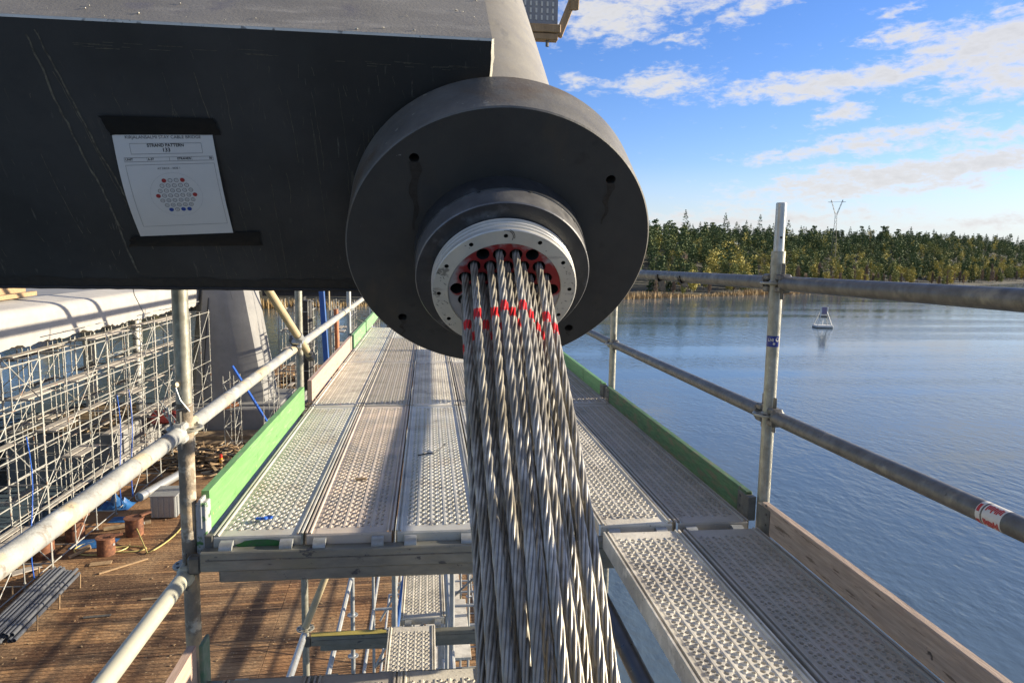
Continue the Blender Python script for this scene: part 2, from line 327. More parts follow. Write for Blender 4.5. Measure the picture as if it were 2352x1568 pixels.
# ============================================================ WATER, GROUND, FAR SHORE
def water_mat():
    m = bpy.data.materials.new('lake_water'); m.use_nodes = True; t = m.node_tree; n = t.nodes; l = t.links; b = n['Principled BSDF']
    b.inputs['Base Color'].default_value = (.085, .12, .145, 1); b.inputs['Roughness'].default_value = .06; b.inputs['IOR'].default_value = 1.33
    g = n.new('ShaderNodeTexCoord')
    def nz(s, st, d=3):
        mp = n.new('ShaderNodeMapping'); mp.inputs['Scale'].default_value = st; mp.inputs['Rotation'].default_value = (0, 0, .5); l.new(g.outputs['Object'], mp.inputs[0])
        q = n.new('ShaderNodeTexNoise'); q.inputs['Scale'].default_value = s; q.inputs['Detail'].default_value = d; l.new(mp.outputs[0], q.inputs['Vector']); return q.outputs['Fac']
    w = n.new('ShaderNodeMath'); w.operation = 'MULTIPLY_ADD'; l.new(nz(2.1, (1, .55, 1), 4), w.inputs[0]); w.inputs[1].default_value = .75
    l.new(nz(.8, (1, .5, 1), 2), w.inputs[2])
    br = n.new('ShaderNodeMapRange'); br.inputs['From Min'].default_value = .38; br.inputs['From Max'].default_value = .62
    br.inputs['To Min'].default_value = .012; br.inputs['To Max'].default_value = .062
    l.new(nz(.022, (.5, 4.2, 1), 6), br.inputs['Value'])
    bp = n.new('ShaderNodeBump'); bp.inputs['Strength'].default_value = 1
    l.new(w.outputs[0], bp.inputs['Height']); l.new(br.outputs[0], bp.inputs['Distance']); l.new(bp.outputs[0], b.inputs['Normal'])
    return m
wm = MB(); wm.add([(-4000, -2500, -16), (5000, -2500, -16), (5000, 6000, -16), (-4000, 6000, -16)], [(0, 1, 2, 3)])
struct(wm.obj('water', water_mat(), None, (0, 0, -16)))

# shoreline polyline and hill behind it
SH = [(-900, 150), (-400, 170), (-160, 175), (-45, 200), (20, 228), (73, 254), (123, 281), (180, 309), (300, 385), (419, 463), (560, 560), (760, 690), (1200, 900)]
SHL = [0]
for i in range(1, len(SH)): SHL.append(SHL[-1]+math.dist(SH[i-1], SH[i]))
def shore(s):
    s = max(0, min(SHL[-1]-1e-3, s))
    for i in range(1, len(SH)):
        if s <= SHL[i]: break
    t = (s-SHL[i-1])/(SHL[i]-SHL[i-1]); a, b = SH[i-1], SH[i]
    # smoothed normal
    def nrm(k):
        k = max(1, min(len(SH)-1, k)); dx, dy = SH[k][0]-SH[k-1][0], SH[k][1]-SH[k-1][1]; q = math.hypot(dx, dy); return (-dy/q, dx/q)
    n0 = nrm(i if t > .5 else i-1); n1 = nrm(i+1 if t > .5 else i); w = (t-.5) if t > .5 else (t+.5)
    nx, ny = n0[0]*(1-w)+n1[0]*w, n0[1]*(1-w)+n1[1]*w; q = math.hypot(nx, ny)
    return a[0]+(b[0]-a[0])*t, a[1]+(b[1]-a[1])*t, nx/q, ny/q
def sst(a, b, x): x = max(0, min(1, (x-a)/(b-a))); return x*x*(3-2*x)
def hill(s, d):
    top = 19+2.5*sin(s*.011+1)+1.6*sin(s*.031)+.8*sin(s*.083)
    top += 9*sst(1180, 1560, s); top += 12*(1-sst(780, 900, s))
    return -16.3+1.2*sst(0, 10, d)+top*sst(6, 150, d)
tv = []; ns = 150; dd = [-8, 0, 3, 10, 22, 40, 60, 85, 110, 150, 220, 400, 900]
for i in range(ns+1):
    s = SHL[-1]*i/ns; x, y, nx, ny = shore(s)
    for d in dd: tv.append((x+nx*d, y+ny*d, hill(s, d) if d > -5 else -17.5))
m_ = len(dd); tb = MB()
tb.add(tv, [(i*m_+j, (i+1)*m_+j, (i+1)*m_+j+1, i*m_+j+1) for i in range(ns) for j in range(m_-1)], True)
SOIL = mat('forest_floor', (.06, .055, .03), (.04, .038, .02), s=.3, rough=.95, rnd=False)
struct(tb.obj('hills', SOIL, None, (0, 0, 0)))
# reeds: thin blades along the waterline
REED = mat('dry_reeds', (.52, .38, .20), (.36, .25, .13), s=.4, rough=.9)
rv = []; rf = []
for i in range(9000):
    s = R.uniform(820, 1260); x, y, nx, ny = shore(s); d = R.uniform(-3.5, 5)
    px, py = x+nx*d, y+ny*d; h = R.uniform(1.2, 2.4)*(.6+.4*sin(s*.09)+.25); w = R.uniform(.10, .28); an = R.uniform(0, pi); lx, ly = R.uniform(-.3, .3), R.uniform(-.3, .3)
    o = len(rv); rv += [(px-w*cos(an), py-w*sin(an), -16.2), (px+w*cos(an), py+w*sin(an), -16.2), (px+lx, py+ly, -16+h)]; rf.append((o, o+1, o+2))
q = MB(); q.add(rv, rf); tag(q.obj('reeds', REED, None, (0, 0, -16)), 'straw coloured reed belt along the far waterline', 'reeds', None, 'stuff')

# ---- trees
SPR = mat('spruce_foliage', (.125, .18, .075), (.075, .115, .052), s=.35, rough=.8, spec=.2)
PIN = mat('pine_foliage', (.165, .21, .085), (.10, .14, .06), s=.35, rough=.8, spec=.2)
BIR = mat('yellow_birch_foliage', (.56, .48, .13), (.40, .36, .11), s=.3, rough=.8, spec=.2)
OLV = mat('olive_foliage', (.31, .315, .10), (.21, .23, .08), s=.3, rough=.8, spec=.2)
TWG = mat('bare_twigs', (.36, .27, .21), (.22, .17, .14), s=.3, rough=.9, spec=.1)
BRK = mat('bark', (.16, .11, .08), (.08, .06, .045), s=1, rough=.9)
BRW = mat('pale_birch_bark', (.50, .47, .43), (.25, .22, .2), s=2, rough=.9)
def tree_geo(kind, seed, nf=330):
    r = random.Random(seed); V = []; F = []
    def leaf(c, sz, flat=0):
        th = r.uniform(0, 2*pi); ph = r.uniform(-.6, .9)*(1-flat)
        u = Vector((cos(th), sin(th), 0)); w = Vector((-sin(th)*sin(ph), cos(th)*sin(ph), cos(ph))) if not flat else Vector((-sin(th), cos(th), -.35))
        c = Vector(c); k = len(V); a = sz*r.uniform(.7, 1.2); b = sz*r.uniform(.5, 1)
        V.extend([tuple(c-u*a), tuple(c-w*b*.8), tuple(c+u*a*.9), tuple(c+w*b)]); F.append((k, k+1, k+2, k+3))
    if kind == 'spruce':
        H = 14.5+2*(seed % 3); n = nf
        for i in range(n):
            t = r.random()**.75; z = H*(.08+.92*t); rad = (1-t)**.8*3.1*(1+.28*sin(z*3.4))+.12
            a = r.uniform(0, 2*pi); q = rad*sqrt(r.uniform(.25, 1)); leaf((cos(a)*q, sin(a)*q, z-q*.35), .55*(1-t)+.28, r.random() < .6)
        leaf((0, 0, H), .3)
    elif kind == 'pine':
        H = 15
        bl = [(r.uniform(-1.3, 1.3)*(1.3-k/11), r.uniform(-1.3, 1.3)*(1.3-k/11), 5.5+9.2*(k+r.random())/11, 2.1-.09*k) for k in range(11)]
        for i in range(nf):
            b = r.choice(bl); v = Vector((r.gauss(0, 1), r.gauss(0, 1), r.gauss(0, .6))); v.normalize(); v *= b[3]*r.uniform(.5, 1)
            leaf((b[0]+v.x, b[1]+v.y, b[2]+v.z*.7), .5)
    elif kind in ('birch', 'olive'):
        H = 13
        bl = [(r.uniform(-1.3, 1.3), r.uniform(-1.3, 1.3), 3+9*((k+r.random())/11), 1.2+.9*sin(pi*(k+.5)/12)) for k in range(11)]
        for i in range(nf):
            b = r.choice(bl); v = Vector((r.gauss(0, 1), r.gauss(0, 1), r.gauss(0, 1))); v.normalize(); v *= b[3]*r.uniform(.3, 1.05)
            leaf((b[0]+v.x, b[1]+v.y, b[2]+v.z), .42)
    else:
        H = 12
        for i in range(nf//2):
            a = r.uniform(0, 2*pi); z0 = r.uniform(2, 9.5); q = r.uniform(.8, 2.4)*(1-z0/14); z1 = z0+r.uniform(1, 3)
            p0 = Vector((cos(a)*.15, sin(a)*.15, z0)); p1 = Vector((cos(a)*q, sin(a)*q, z1)); k = len(V); w = .055
            V.extend([tuple(p0+Vector((w, 0, 0))), tuple(p0-Vector((w, 0, 0))), tuple(p1)]); F.append((k, k+1, k+2))
            for g in range(2):
                p2 = p1+Vector((r.uniform(-.7, .7), r.uniform(-.7, .7), r.uniform(0, 1))); pm = p0.lerp(p1, r.uniform(.4, .9)); k = len(V)
                V.extend([tuple(pm+Vector((0, w, 0))), tuple(pm-Vector((0, w, 0))), tuple(p2)]); F.append((k, k+1, k+2))
    return V, F
KIND = {'spruce': (SPR, BRK, 'dark green spruce', 'spruce_tree', 15), 'pine': (PIN, BRK, 'mid green pine', 'pine_tree', 15), 'birch': (BIR, BRW, 'yellow leaved birch', 'birch_tree', 13),
        'olive': (OLV, BRW, 'olive green broadleaf', 'broadleaf_tree', 13), 'bare': (TWG, BRW, 'leafless grey brown', 'bare_tree', 12)}
protos = {}
for kd, (cm, bk, lb, nm, H) in KIND.items():
    protos[kd] = []
    for sd in range(3):
        V, F = tree_geo(kd, 100+sd*7+len(kd), 620)
        a = MB(); a.add(V, F); cmesh = a.mesh('crown', cm, sharp=0)
        b = MB(); b.tube((0, 0, -1), (0, 0, H*.9), .17 if kd != 'bare' else .12, 6, .03, False); tmesh = b.mesh('trunk', bk)
        protos[kd].append((cmesh, tmesh))
def pick(s, d):
    f = .5+.5*sin(s*.05+2*sin(s*.017)); x = .42*(.5+.5*sin(s*.19+d*.11+3*sin(s*.041)))+.58*R.random()
    if d < 9: w = (.06, .05, .14+.14*f, .12, .63-.14*f)
    elif d < 28: w = (.22, .13, .22*f+.08, .2, .37-.22*f)
    elif d < 60: w = (.26, .22, .20, .20, .12)
    elif d < 110: w = (.32, .30, .14, .20, .04)
    else: w = (.42, .34, .08, .15, .01)
    for k, q in zip(('spruce', 'pine', 'birch', 'olive', 'bare'), w):
        x -= q
        if x <= 0: return k
    return 'spruce'
S0, S1 = 985, 1585
cnt = 0; tries = 0; placed = []
def front_band(s): return 34
while cnt < 296 and tries < 6000:
    tries += 1
    s = S0+(S1-S0)*(tries*.61803 % 1); d = 1.5+32*R.random()**1.1
    x, y, nx, ny = shore(s); px, py = x+nx*d, y+ny*d
    if any((px-a)**2+(py-b)**2 < 5.3 for a, b in placed): continue
    placed.append((px, py)); kd = pick(s, d); cmesh, tmesh = R.choice(protos[kd]); lb = KIND[kd][2]; cnt += 1
    o = thing(KIND[kd][3], lb, 'tree', (px, py, hill(s, d)-.2), KIND[kd][3].replace('_', ' ')+'s at the front of the far forest')
    sc = R.uniform(.55, 1.0)*(.8 if d < 9 else 1); o.scale = (sc*R.uniform(.9, 1.25), sc*R.uniform(.9, 1.25), sc); o.rotation_euler = (0, 0, R.uniform(0, 6.28))
    for nm, me in (('crown', cmesh), ('trunk', tmesh)):
        c = bpy.data.objects.new(nm, me); COL.objects.link(c); c.parent = o
ORDN = lambda k: str(k)+('th' if 10 <= k % 100 <= 20 else {1: 'st', 2: 'nd', 3: 'rd'}.get(k % 10, 'th'))
for kd in KIND:
    tl_ = sorted([o for o in COL.objects if o.type == 'EMPTY' and o.name.startswith(KIND[kd][3])], key=lambda o: atan2(o.location.x, o.location.y))
    for i, o in enumerate(tl_):
        o['label'] = '%s %s tree on the far shore, %s of its kind from the left' % ('tall' if o.scale.z > .8 else 'small', KIND[kd][2], ORDN(i+1))
# the forest mass behind, one object
bulk = {k: [tree_geo(k, 500+i, 250) for i in range(3)] for k in KIND}
VV = []; FQ = []; FT = []; MQ = []; MT = []; off = 0
for i in range(4200):
    if i < 3650: s = R.uniform(S0-40, S1+260); d = 30+R.random()**.8*160
    else: s = R.uniform(250, S0); d = 4+R.random()*150
    d = d if s < 1500 or R.random() < .6 else R.uniform(1, 34)
    x, y, nx, ny = shore(s); kd = pick(s, d); V, F = bulk[kd][i % 3]
    sc = R.uniform(.5, 1.0)*(1 if R.random() < .75 else 1.25)*(.9+.18*sin(s*.07)+.1*sin(s*.19+d*.1)); a = R.uniform(0, 6.28); A = np.array(V)
    P = np.empty_like(A); P[:, 0] = (A[:, 0]*cos(a)-A[:, 1]*sin(a))*sc*1.15+x+nx*d; P[:, 1] = (A[:, 0]*sin(a)+A[:, 1]*cos(a))*sc*1.15+y+ny*d; P[:, 2] = A[:, 2]*sc+hill(s, d)
    VV.append(P); k = ('spruce', 'pine', 'birch', 'olive', 'bare').index(kd)
    Fa = np.array(F)+off; off += len(A)
    if Fa.shape[1] == 4: FQ.append(Fa); MQ += [k]*len(Fa)
    else: FT.append(Fa); MT += [k]*len(Fa)
VV = np.concatenate(VV); faces = np.concatenate(FQ).tolist()+(np.concatenate(FT).tolist() if FT else [])
me = bpy.data.meshes.new('forest'); me.from_pydata(VV.tolist(), [], faces)
for k in ('spruce', 'pine', 'birch', 'olive', 'bare'): me.materials.append(KIND[k][0])
me.polygons.foreach_set('material_index', MQ+MT)
fo = bpy.data.objects.new('forest', me); COL.objects.link(fo)
tag(fo, 'mixed conifer forest covering the hill across the water', 'forest', None, 'stuff')

# power line tower on the hill
def pylon():
    s = 1010; D = 480; a = radians(30.7); x, y = D*sin(a), D*cos(a); zt = D*math.tan(radians(4.12)); z0 = 0
    t = thing('power_line_tower', 'grey lattice power line tower with a forked top above the treeline', 'power tower', (x, y, z0))
    ux, uy = cos(a), -sin(a); P = lambda u, z: (x+ux*u, y+uy*u, z)
    m = MB(); w = .11
    def legs(u0, z0_, u1, z1_, n=1):
        m.tube(P(u0, z0_), P(u1, z1_), w, 5)
    zf = zt-9
    legs(-1.3, z0, -.5, zf); legs(1.3, z0, .5, zf)
    for k in range(9):
        za = z0+(zf-z0)*k/9; zb = z0+(zf-z0)*(k+1)/9; ua = 1.3-.8*k/9; ub = 1.3-.8*(k+1)/9
        m.tube(P(-ua, za), P(ub, zb), .06, 4); m.tube(P(ua, za), P(-ub, zb), .06, 4)
    m.obj('mast', GALVD, t)
    m = MB()
    for sg in (-1, 1):
        m.tube(P(sg*.5, zf), P(sg*3.4, zt), w, 5); m.tube(P(sg*.1, zf+.2), P(sg*3.0, zt), w, 5)
        for k in range(4): m.tube(P(sg*(.5+.72*k), zf+2.2*k), P(sg*(.6+.72*(k+.5)), zf+2.2*(k+1)), .05, 4)
        m.tube(P(sg*3.2, zt-1.4), P(sg*5.0, zt-1.2), .08, 4)
    m.tube(P(-5, zt-1.2), P(5, zt-1.2), .08, 4)
    m.obj('forked_arm', GALVD, t)
pylon()
# small hut on the right shore
def hut():
    x, y, nx, ny = shore(1470); x += nx*14; y += ny*14; z = hill(1470, 14)
    t = thing('cottage', 'small pale cottage among the trees on the right of the far shore', 'house', (x, y, z))
    m = MB(); m.bb(x-3, x+3, y-2.5, y+2.5, z-.5, z+3); m.obj('wall', WPAINT, t)
    m = MB(); m.add([(x-3.4, y-3, z+3), (x+3.4, y-3, z+3), (x+3.4, y+3, z+3), (x-3.4, y+3, z+3), (x-3.4, y, z+5.2), (x+3.4, y, z+5.2)], [(0, 1, 5, 4), (2, 3, 4, 5), (0, 4, 3), (1, 2, 5), (0, 3, 2, 1)]); m.obj('roof', CONC, t)
    m = MB(); m.bb(x-1, x+.2, y-2.56, y-2.505, z+1, z+2.2); m.obj('window', DARK, t)
hut()
# floating sea mark
def beacon():
    bx, by, z = 90.1, 154.1, -16
    t = thing('sea_mark', 'white pyramid shaped sea mark floating on the blue water', 'sea mark', (bx, by, z))
    a = radians(-10)
    def P(u, v, w): return (bx+u*cos(a)-v*sin(a), by+u*sin(a)+v*cos(a), z+w)
    m = MB(); rot = Matrix.Rotation(a, 3, 'Z'); m.boxb(P(0, 0, .35), (3.7, 3.0, .5), rot, .06); m.obj('float', WPAINT, t)
    m = MB(); m.boxb(P(0, 0, .05), (3.66, 2.96, .22), rot, .04); m.obj('hull_band', DARK, t)
    for u, v in ((-1.6, -1.3), (1.6, -1.3), (1.6, 1.3), (-1.6, 1.3)):
        m = MB(); m.tube(P(u, v, .5), P(u*.32, v*.32, 4.0), .10, 6); m.obj('leg', WPAINT, t)
    m = MB()
    for u, v in ((-.5, -1.3), (.5, -1.3), (1.6, 0)): m.tube(P(u, v, .5), P(u*.4, v*.4, 2.5), .05, 5)
    m.obj('brace', WPAINT, t)
    m = MB(); m.boxb(P(0, 0, 2.55), (1.5, 1.3, .5), rot, .04); m.obj('grey_skirt', GALVD, t)
    m = MB(); m.boxb(P(0, -.45, 3.95), (1.7, .10, 1.7), rot, .02); m.obj('day_board', WPAINT, t)
    m = MB(); m.boxb(P(0, -.52, 3.95), (1.1, .05, 1.6), rot, .01); c = m.obj('board_panel', mat('violet_grey_panel', (.30, .22, .30), (.24, .22, .36), s=2), t)
beacon()
# ============================================================ STAY CABLE ANCHORAGE
CF = Vector((.158, 1.6, .001)); TE = radians(34.4)
AN = Vector((0, -cos(TE), -sin(TE))); AV = Vector((0, -sin(TE), cos(TE)))
def A(u, v, w): return CF+Vector((u, 0, 0))+AV*v+AN*w
anc = thing('cable_anchorage', 'big round charcoal anchor flange with ring nut and grey tube behind it', 'cable anchor', tuple(CF))
fl = MB(); rb = .337
# front disc with four threaded bores as real holes
def ring_face(mb, r0, r1, w, holes, hr, dep, n=96):
    bm = bmesh.new()
    def circ(cx, cy, rad, k): return [bm.verts.new((cx+rad*cos(2*pi*i/k), cy+rad*sin(2*pi*i/k), 0)) for i in range(k)]
    ed = []
    for c in [circ(0, 0, r1, n), circ(0, 0, r0, n)]+[circ(hx, hy, hr, 16) for hx, hy in holes]:
        for i in range(len(c)): ed.append(bm.edges.new((c[i], c[(i+1) % len(c)])))
    bmesh.ops.triangle_fill(bm, use_beauty=True, use_dissolve=False, edges=ed)
    for f in bm.faces[:]:
        c = f.calc_center_median()
        if c.length < r0*.98 or any((c.x-hx)**2+(c.y-hy)**2 < (hr*.9)**2 and all((v.co.x-hx)**2+(v.co.y-hy)**2 < (hr*1.02)**2 for v in f.verts) for hx, hy in holes) or all(v.co.length < r0*1.001 for v in f.verts):
            bm.faces.remove(f)
    bm.verts.index_update(); vs = [tuple(A(v.co.x, v.co.y, w)) for v in bm.verts]
    mb.add(vs, [tuple(v.index for v in f.verts) for f in bm.faces], False); bm.free()
    for hx, hy in holes:
        mb.lathe(lambda a, b, c: A(hx+a, hy+b, c), [(hr*1.0, w), (hr, w-dep), (0.0005, w-dep)], 16, mi=1)
FH = [(.29*cos(radians(a)), .29*sin(radians(a))) for a in (130, 40, -139, -50)]
ring_face(fl, .12, rb-.003, 0, FH, .0105, .045)
fl.lathe(A, [(rb-.003, 0), (rb, -.003), (rb, -.146), (rb-.004, -.15), (.2, -.15)], 128, mi=2)
fl.obj('flange', [FLANGE, RUSTD, FLSIDE], anc)
tb = MB(); tb.lathe(A, [(.215, -.14), (.215, -4.2), (.19, -4.2)], 72); tb.obj('guide_tube', TUBEST, anc)
RSTN = mat('rust_stain', (.024, .018, .012), (.034, .030, .025), s=60, rough=.7)
# rust streaks under bores : thin stain film on the flange face
for (hx, hy), ln, wd in zip(FH, (.16, .10, .05, .02), (.011, .008, .006, .003)):
    st = MB(); k = 9; vs = []
    for i in range(k+1):
        t = i/k; w_ = wd*(1-.8*t)*(1+.25*sin(i*2.1)); cx = hx+.004*sin(i*1.3)
        vs += [tuple(A(cx-w_, hy-.008-ln*t, .0008)), tuple(A(cx+w_, hy-.008-ln*t, .0008))]
    st.add(vs, [(2*i, 2*i+1, 2*i+3, 2*i+2) for i in range(k)]); st.obj('rust_streak', RSTN, anc)
nu = MB(); nr = .187
nu.lathe(A, [(nr+.001, 0), (nr+.001, .048), (nr-.0015, .0495)], 112); nu.lathe(A, [(nr-.0015, .0495), (nr-.0015, .097), (nr-.0035, .0995)], 112, mi=2); nu.lathe(A, [(nr-.0035, .0995), (nr-.006, .100), (.13, .100)], 112)
for a in (75, 38, 8, 108): nu.lathe(lambda u, v, c: A(cos(radians(a))*(nr-.0005+c)+(-sin(radians(a)))*u, sin(radians(a))*(nr-.0005+c)+cos(radians(a))*u, .046+v), [(.0055, .0006), (.001, .0007)], 12, mi=1)
nu.obj('ring_nut', [NUTM, DARK, NUTS], anc)
bk = MB(); br = .152
prof = []
for k in range(3): prof += [(br-.007, .099+.012*k), (br-.001, .1025+.012*k), (br, .1045+.012*k), (br-.001, .1065+.012*k), (br-.007, .1095+.012*k)]
prof += [(br-.003, .136), (br-.001, .138), (br-.001, .142), (br-.003, .144)]
bk.lathe(A, prof, 128)
bk.obj('threaded_ring', THREAD, anc)
BH = [(.1365*cos(radians(a)), .1365*sin(radians(a))) for a in range(3, 363, 30)]
rf_ = MB(); ring_face(rf_, .1185, br-.003, .144, BH, .0045, .018, 128)
rf_.lathe(A, [(.1185, .144), (.117, .1415)], 128)
rf_.obj('face_ring', [ALU, RUSTD], anc)
# inner wedge plate with 37 bores
P_ = .0332
hexp = []
for r_, n_ in enumerate((4, 5, 6, 7, 6, 5, 4)):
    for k in range(n_): hexp.append((r_, k, (k-(n_-1)/2)*P_, (3-r_)*P_*.866+.004))
EMPTYH = {(0, 0), (0, 3), (3, 0), (3, 6), (6, 0), (6, 2), (6, 3)}
pm = bpy.data.materials.new('sprayed_wedge_plate'); pm.use_nodes = True
t = pm.node_tree; n = t.nodes; l = t.links; b = n['Principled BSDF']; b.inputs['Roughness'].default_value = .55
g = n.new('ShaderNodeTexCoord')
def npnoise(s, st=(1, 1, 1)):
    mp = n.new('ShaderNodeMapping'); mp.inputs['Scale'].default_value = st; l.new(g.outputs['Object'], mp.inputs[0])
    q = n.new('ShaderNodeTexNoise'); q.inputs['Scale'].default_value = s; q.inputs['Detail'].default_value = 6; l.new(mp.outputs[0], q.inputs['Vector']); return q
def mm_(op, a, c):
    q = n.new('ShaderNodeMath'); q.operation = op
    for i, z in enumerate((a, c)):
        if isinstance(z, (int, float)): q.inputs[i].default_value = z
        else: l.new(z, q.inputs[i])
    return q.outputs[0]
accr = None
for (u, v, rr) in ((-.045, .070, .040), (0, .060, .062), (.045, .070, .036), (.085, .038, .034), (.10, .010, .026), (0, .02, .085), (-.06, .03, .042), (-.098, 0, .014), (0, -.02, .07)):
    c0 = AV*v+Vector((u, 0, 0))
    q = n.new('ShaderNodeVectorMath'); q.operation = 'DISTANCE'; l.new(g.outputs['Object'], q.inputs[0]); q.inputs[1].default_value = tuple(c0)
    z = mm_('DIVIDE', q.outputs['Value'], rr); accr = z if accr is None else mm_('MINIMUM', accr, z)
accr = mm_('ADD', accr, mm_('MULTIPLY', mm_('SUBTRACT', npnoise(70).outputs['Fac'], .5), .9))
mr_ = n.new('ShaderNodeMapRange'); mr_.interpolation_type = 'SMOOTHSTEP'; mr_.inputs['From Min'].default_value = .75; mr_.inputs['From Max'].default_value = 1.25
mr_.inputs['To Min'].default_value = 1; mr_.inputs['To Max'].default_value = 0; l.new(accr, mr_.inputs['Value'])
cx1 = n.new('ShaderNodeMix'); cx1.data_type = 'RGBA'; l.new(npnoise(40).outputs['Fac'], cx1.inputs[0]); cx1.inputs[6].default_value = (.30, .28, .27, 1); cx1.inputs[7].default_value = (.40, .39, .37, 1)
cx2 = n.new('ShaderNodeMix'); cx2.data_type = 'RGBA'; l.new(mr_.outputs[0], cx2.inputs[0]); l.new(cx1.outputs[2], cx2.inputs[6]); cx2.inputs[7].default_value = (.27, .014, .013, 1)
l.new(cx2.outputs[2], b.inputs['Base Color'])
wp = MB()
ring_face(wp, .0001, .1172, .1405, [(u, v) for _, _, u, v in hexp], .0135, .06, 96)
wedge_plate_parent = anc
o = wp.obj('wedge_plate', [pm, DARK], anc)
o_me = o.data
# object space of this part is centred on the anchorage origin; shift so that the paint pattern sits on the face centre
for v in o_me.vertices: v.co -= AN*.1405
o.location = AN*.1405
# 30 steel strands
ST = bpy.data.materials.new('bare_steel_strand'); ST.use_nodes = True
t = ST.node_tree; n = t.nodes; l = t.links; b = n['Principled BSDF']
g = n.new('ShaderNodeTexCoord'); at = n.new('ShaderNodeAttribute'); at.attribute_name = 'along'; oi = n.new('ShaderNodeObjectInfo')
q1 = npnoise(30, (1, 1, 1)); q2 = npnoise(7)
def mixc_(f, a, c):
    q = n.new('ShaderNodeMix'); q.data_type = 'RGBA'
    if isinstance(f, (int, float)): q.inputs[0].default_value = f
    else: l.new(f, q.inputs[0])
    for k, z in ((6, a), (7, c)):
        if isinstance(z, tuple): q.inputs[k].default_value = (*z[:3], 1)
        else: l.new(z, q.inputs[k])
    return q.outputs[2]
def mrg(v, a, c, d=0, e=1):
    q = n.new('ShaderNodeMapRange'); q.inputs['From Min'].default_value = a; q.inputs['From Max'].default_value = c; q.inputs['To Min'].default_value = d; q.inputs['To Max'].default_value = e
    l.new(v, q.inputs['Value']); return q.outputs[0]
c_ = mixc_(mrg(q1.outputs['Fac'], .4, .6), (.22, .205, .175), (.46, .435, .37))
c_ = mixc_(mrg(oi.outputs['Random'], .93, .95), c_, (.42, .43, .48))
c_ = mixc_(mrg(q2.outputs['Fac'], .50, .66, 0, .6), c_, (.22, .19, .13))
ds = mm_('ABSOLUTE', mm_('SUBTRACT', mm_('SUBTRACT', at.outputs['Fac'], .158), mm_('MULTIPLY', mm_('SUBTRACT', oi.outputs['Random'], .5), .018)), 0)
ds = mm_('ADD', ds, mm_('MULTIPLY', mm_('SUBTRACT', npnoise(160).outputs['Fac'], .5), .024))
ag = n.new('ShaderNodeAttribute'); ag.attribute_name = 'groove'; grf = mrg(ag.outputs['Fac'], .35, 1.0, 0, .85)  # darkens valleys between wires: grease tone that also paints in their shade
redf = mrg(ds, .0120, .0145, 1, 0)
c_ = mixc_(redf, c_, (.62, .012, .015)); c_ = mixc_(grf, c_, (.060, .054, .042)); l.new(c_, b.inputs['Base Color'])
l.new(mrg(redf, 0, 1, .42, 0), b.inputs['Metallic'])
l.new(mrg(q1.outputs['Fac'], .3, .7, .30, .46), b.inputs['Roughness'])
_x = 0
ORD = ('top', 'second', 'third', 'middle', 'fifth', 'sixth', 'bottom'); CNT = ('first', 'second', 'third', 'fourth', 'fifth', 'sixth')
rowc = {}
wr = .0026; rc = .0052; NP = 4
prof_a = []
for w_ in range(6):
    for k in range(-2, 3):
        th = radians(k*14.6); rho = rc*cos(th)+sqrt(max(0, wr*wr-(rc*sin(th))**2)); prof_a.append((w_*pi/3+th, rho))
for (r_, k, u, v) in hexp:
    if (r_, k) in EMPTYH: continue
    idx = rowc.get(r_, 0); rowc[r_] = idx+1
    rr = random.Random(r_*17+k*5+3)
    j1, j2, j3, j4 = (rr.uniform(-1, 1) for _ in range(4))
    ph = rr.uniform(0, pi/3); lay = .225*rr.uniform(.93, 1.07)
    pts = []; ss = []; s_ = -.06
    while s_ < 3.4:
        e_ = max(0, s_)
        # straight near the plate, small individual wander, then bending down under its own weight
        uu = u*(1-.10*min(1, e_/.9))+.010*j1*sst(.1, 1.0, e_)+.004*j2*sin(e_*6+j3*3)*min(1, e_*2)
        vv = v*(1-.14*min(1, e_/.8))+.007*j3*sst(.1, .9, e_)+.003*j4*sin(e_*7+j1*3)*min(1, e_*2)
        p = A(uu-.012*e_, vv, .1405+s_)
        if e_ > .55: p = p+Vector((0, .20*(e_-.55)**2, -.13*(e_-.55)**2))
        pts.append(p); ss.append(s_); s_ += .0075 if s_ < 1.35 else .05
    V = []; n_ = len(prof_a); a0 = Vector((1, 0, 0))
    for i, p in enumerate(pts):
        d = (pts[min(i+1, len(pts)-1)]-pts[max(i-1, 0)]).normalized(); a = (a0-d*a0.dot(d)).normalized(); a0 = a; c = a.cross(d)
        tw = ph-2*pi*ss[i]/lay
        for (th, rho) in prof_a: V.append(tuple(p+a*(rho*cos(th+tw))+c*(rho*sin(th+tw))))
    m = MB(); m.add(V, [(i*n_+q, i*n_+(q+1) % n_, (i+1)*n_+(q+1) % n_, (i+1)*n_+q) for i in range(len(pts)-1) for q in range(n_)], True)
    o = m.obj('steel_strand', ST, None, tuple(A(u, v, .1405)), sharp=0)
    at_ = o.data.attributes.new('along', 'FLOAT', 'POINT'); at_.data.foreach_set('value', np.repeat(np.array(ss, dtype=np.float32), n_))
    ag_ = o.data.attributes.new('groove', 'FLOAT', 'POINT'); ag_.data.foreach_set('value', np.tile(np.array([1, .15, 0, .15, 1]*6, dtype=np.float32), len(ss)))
    tag(o, 'twisted steel strand, %s from left in %s row of anchor plate holes' % (CNT[idx], ORD[r_]), 'steel strand', 'steel strands hanging out of the anchor plate')

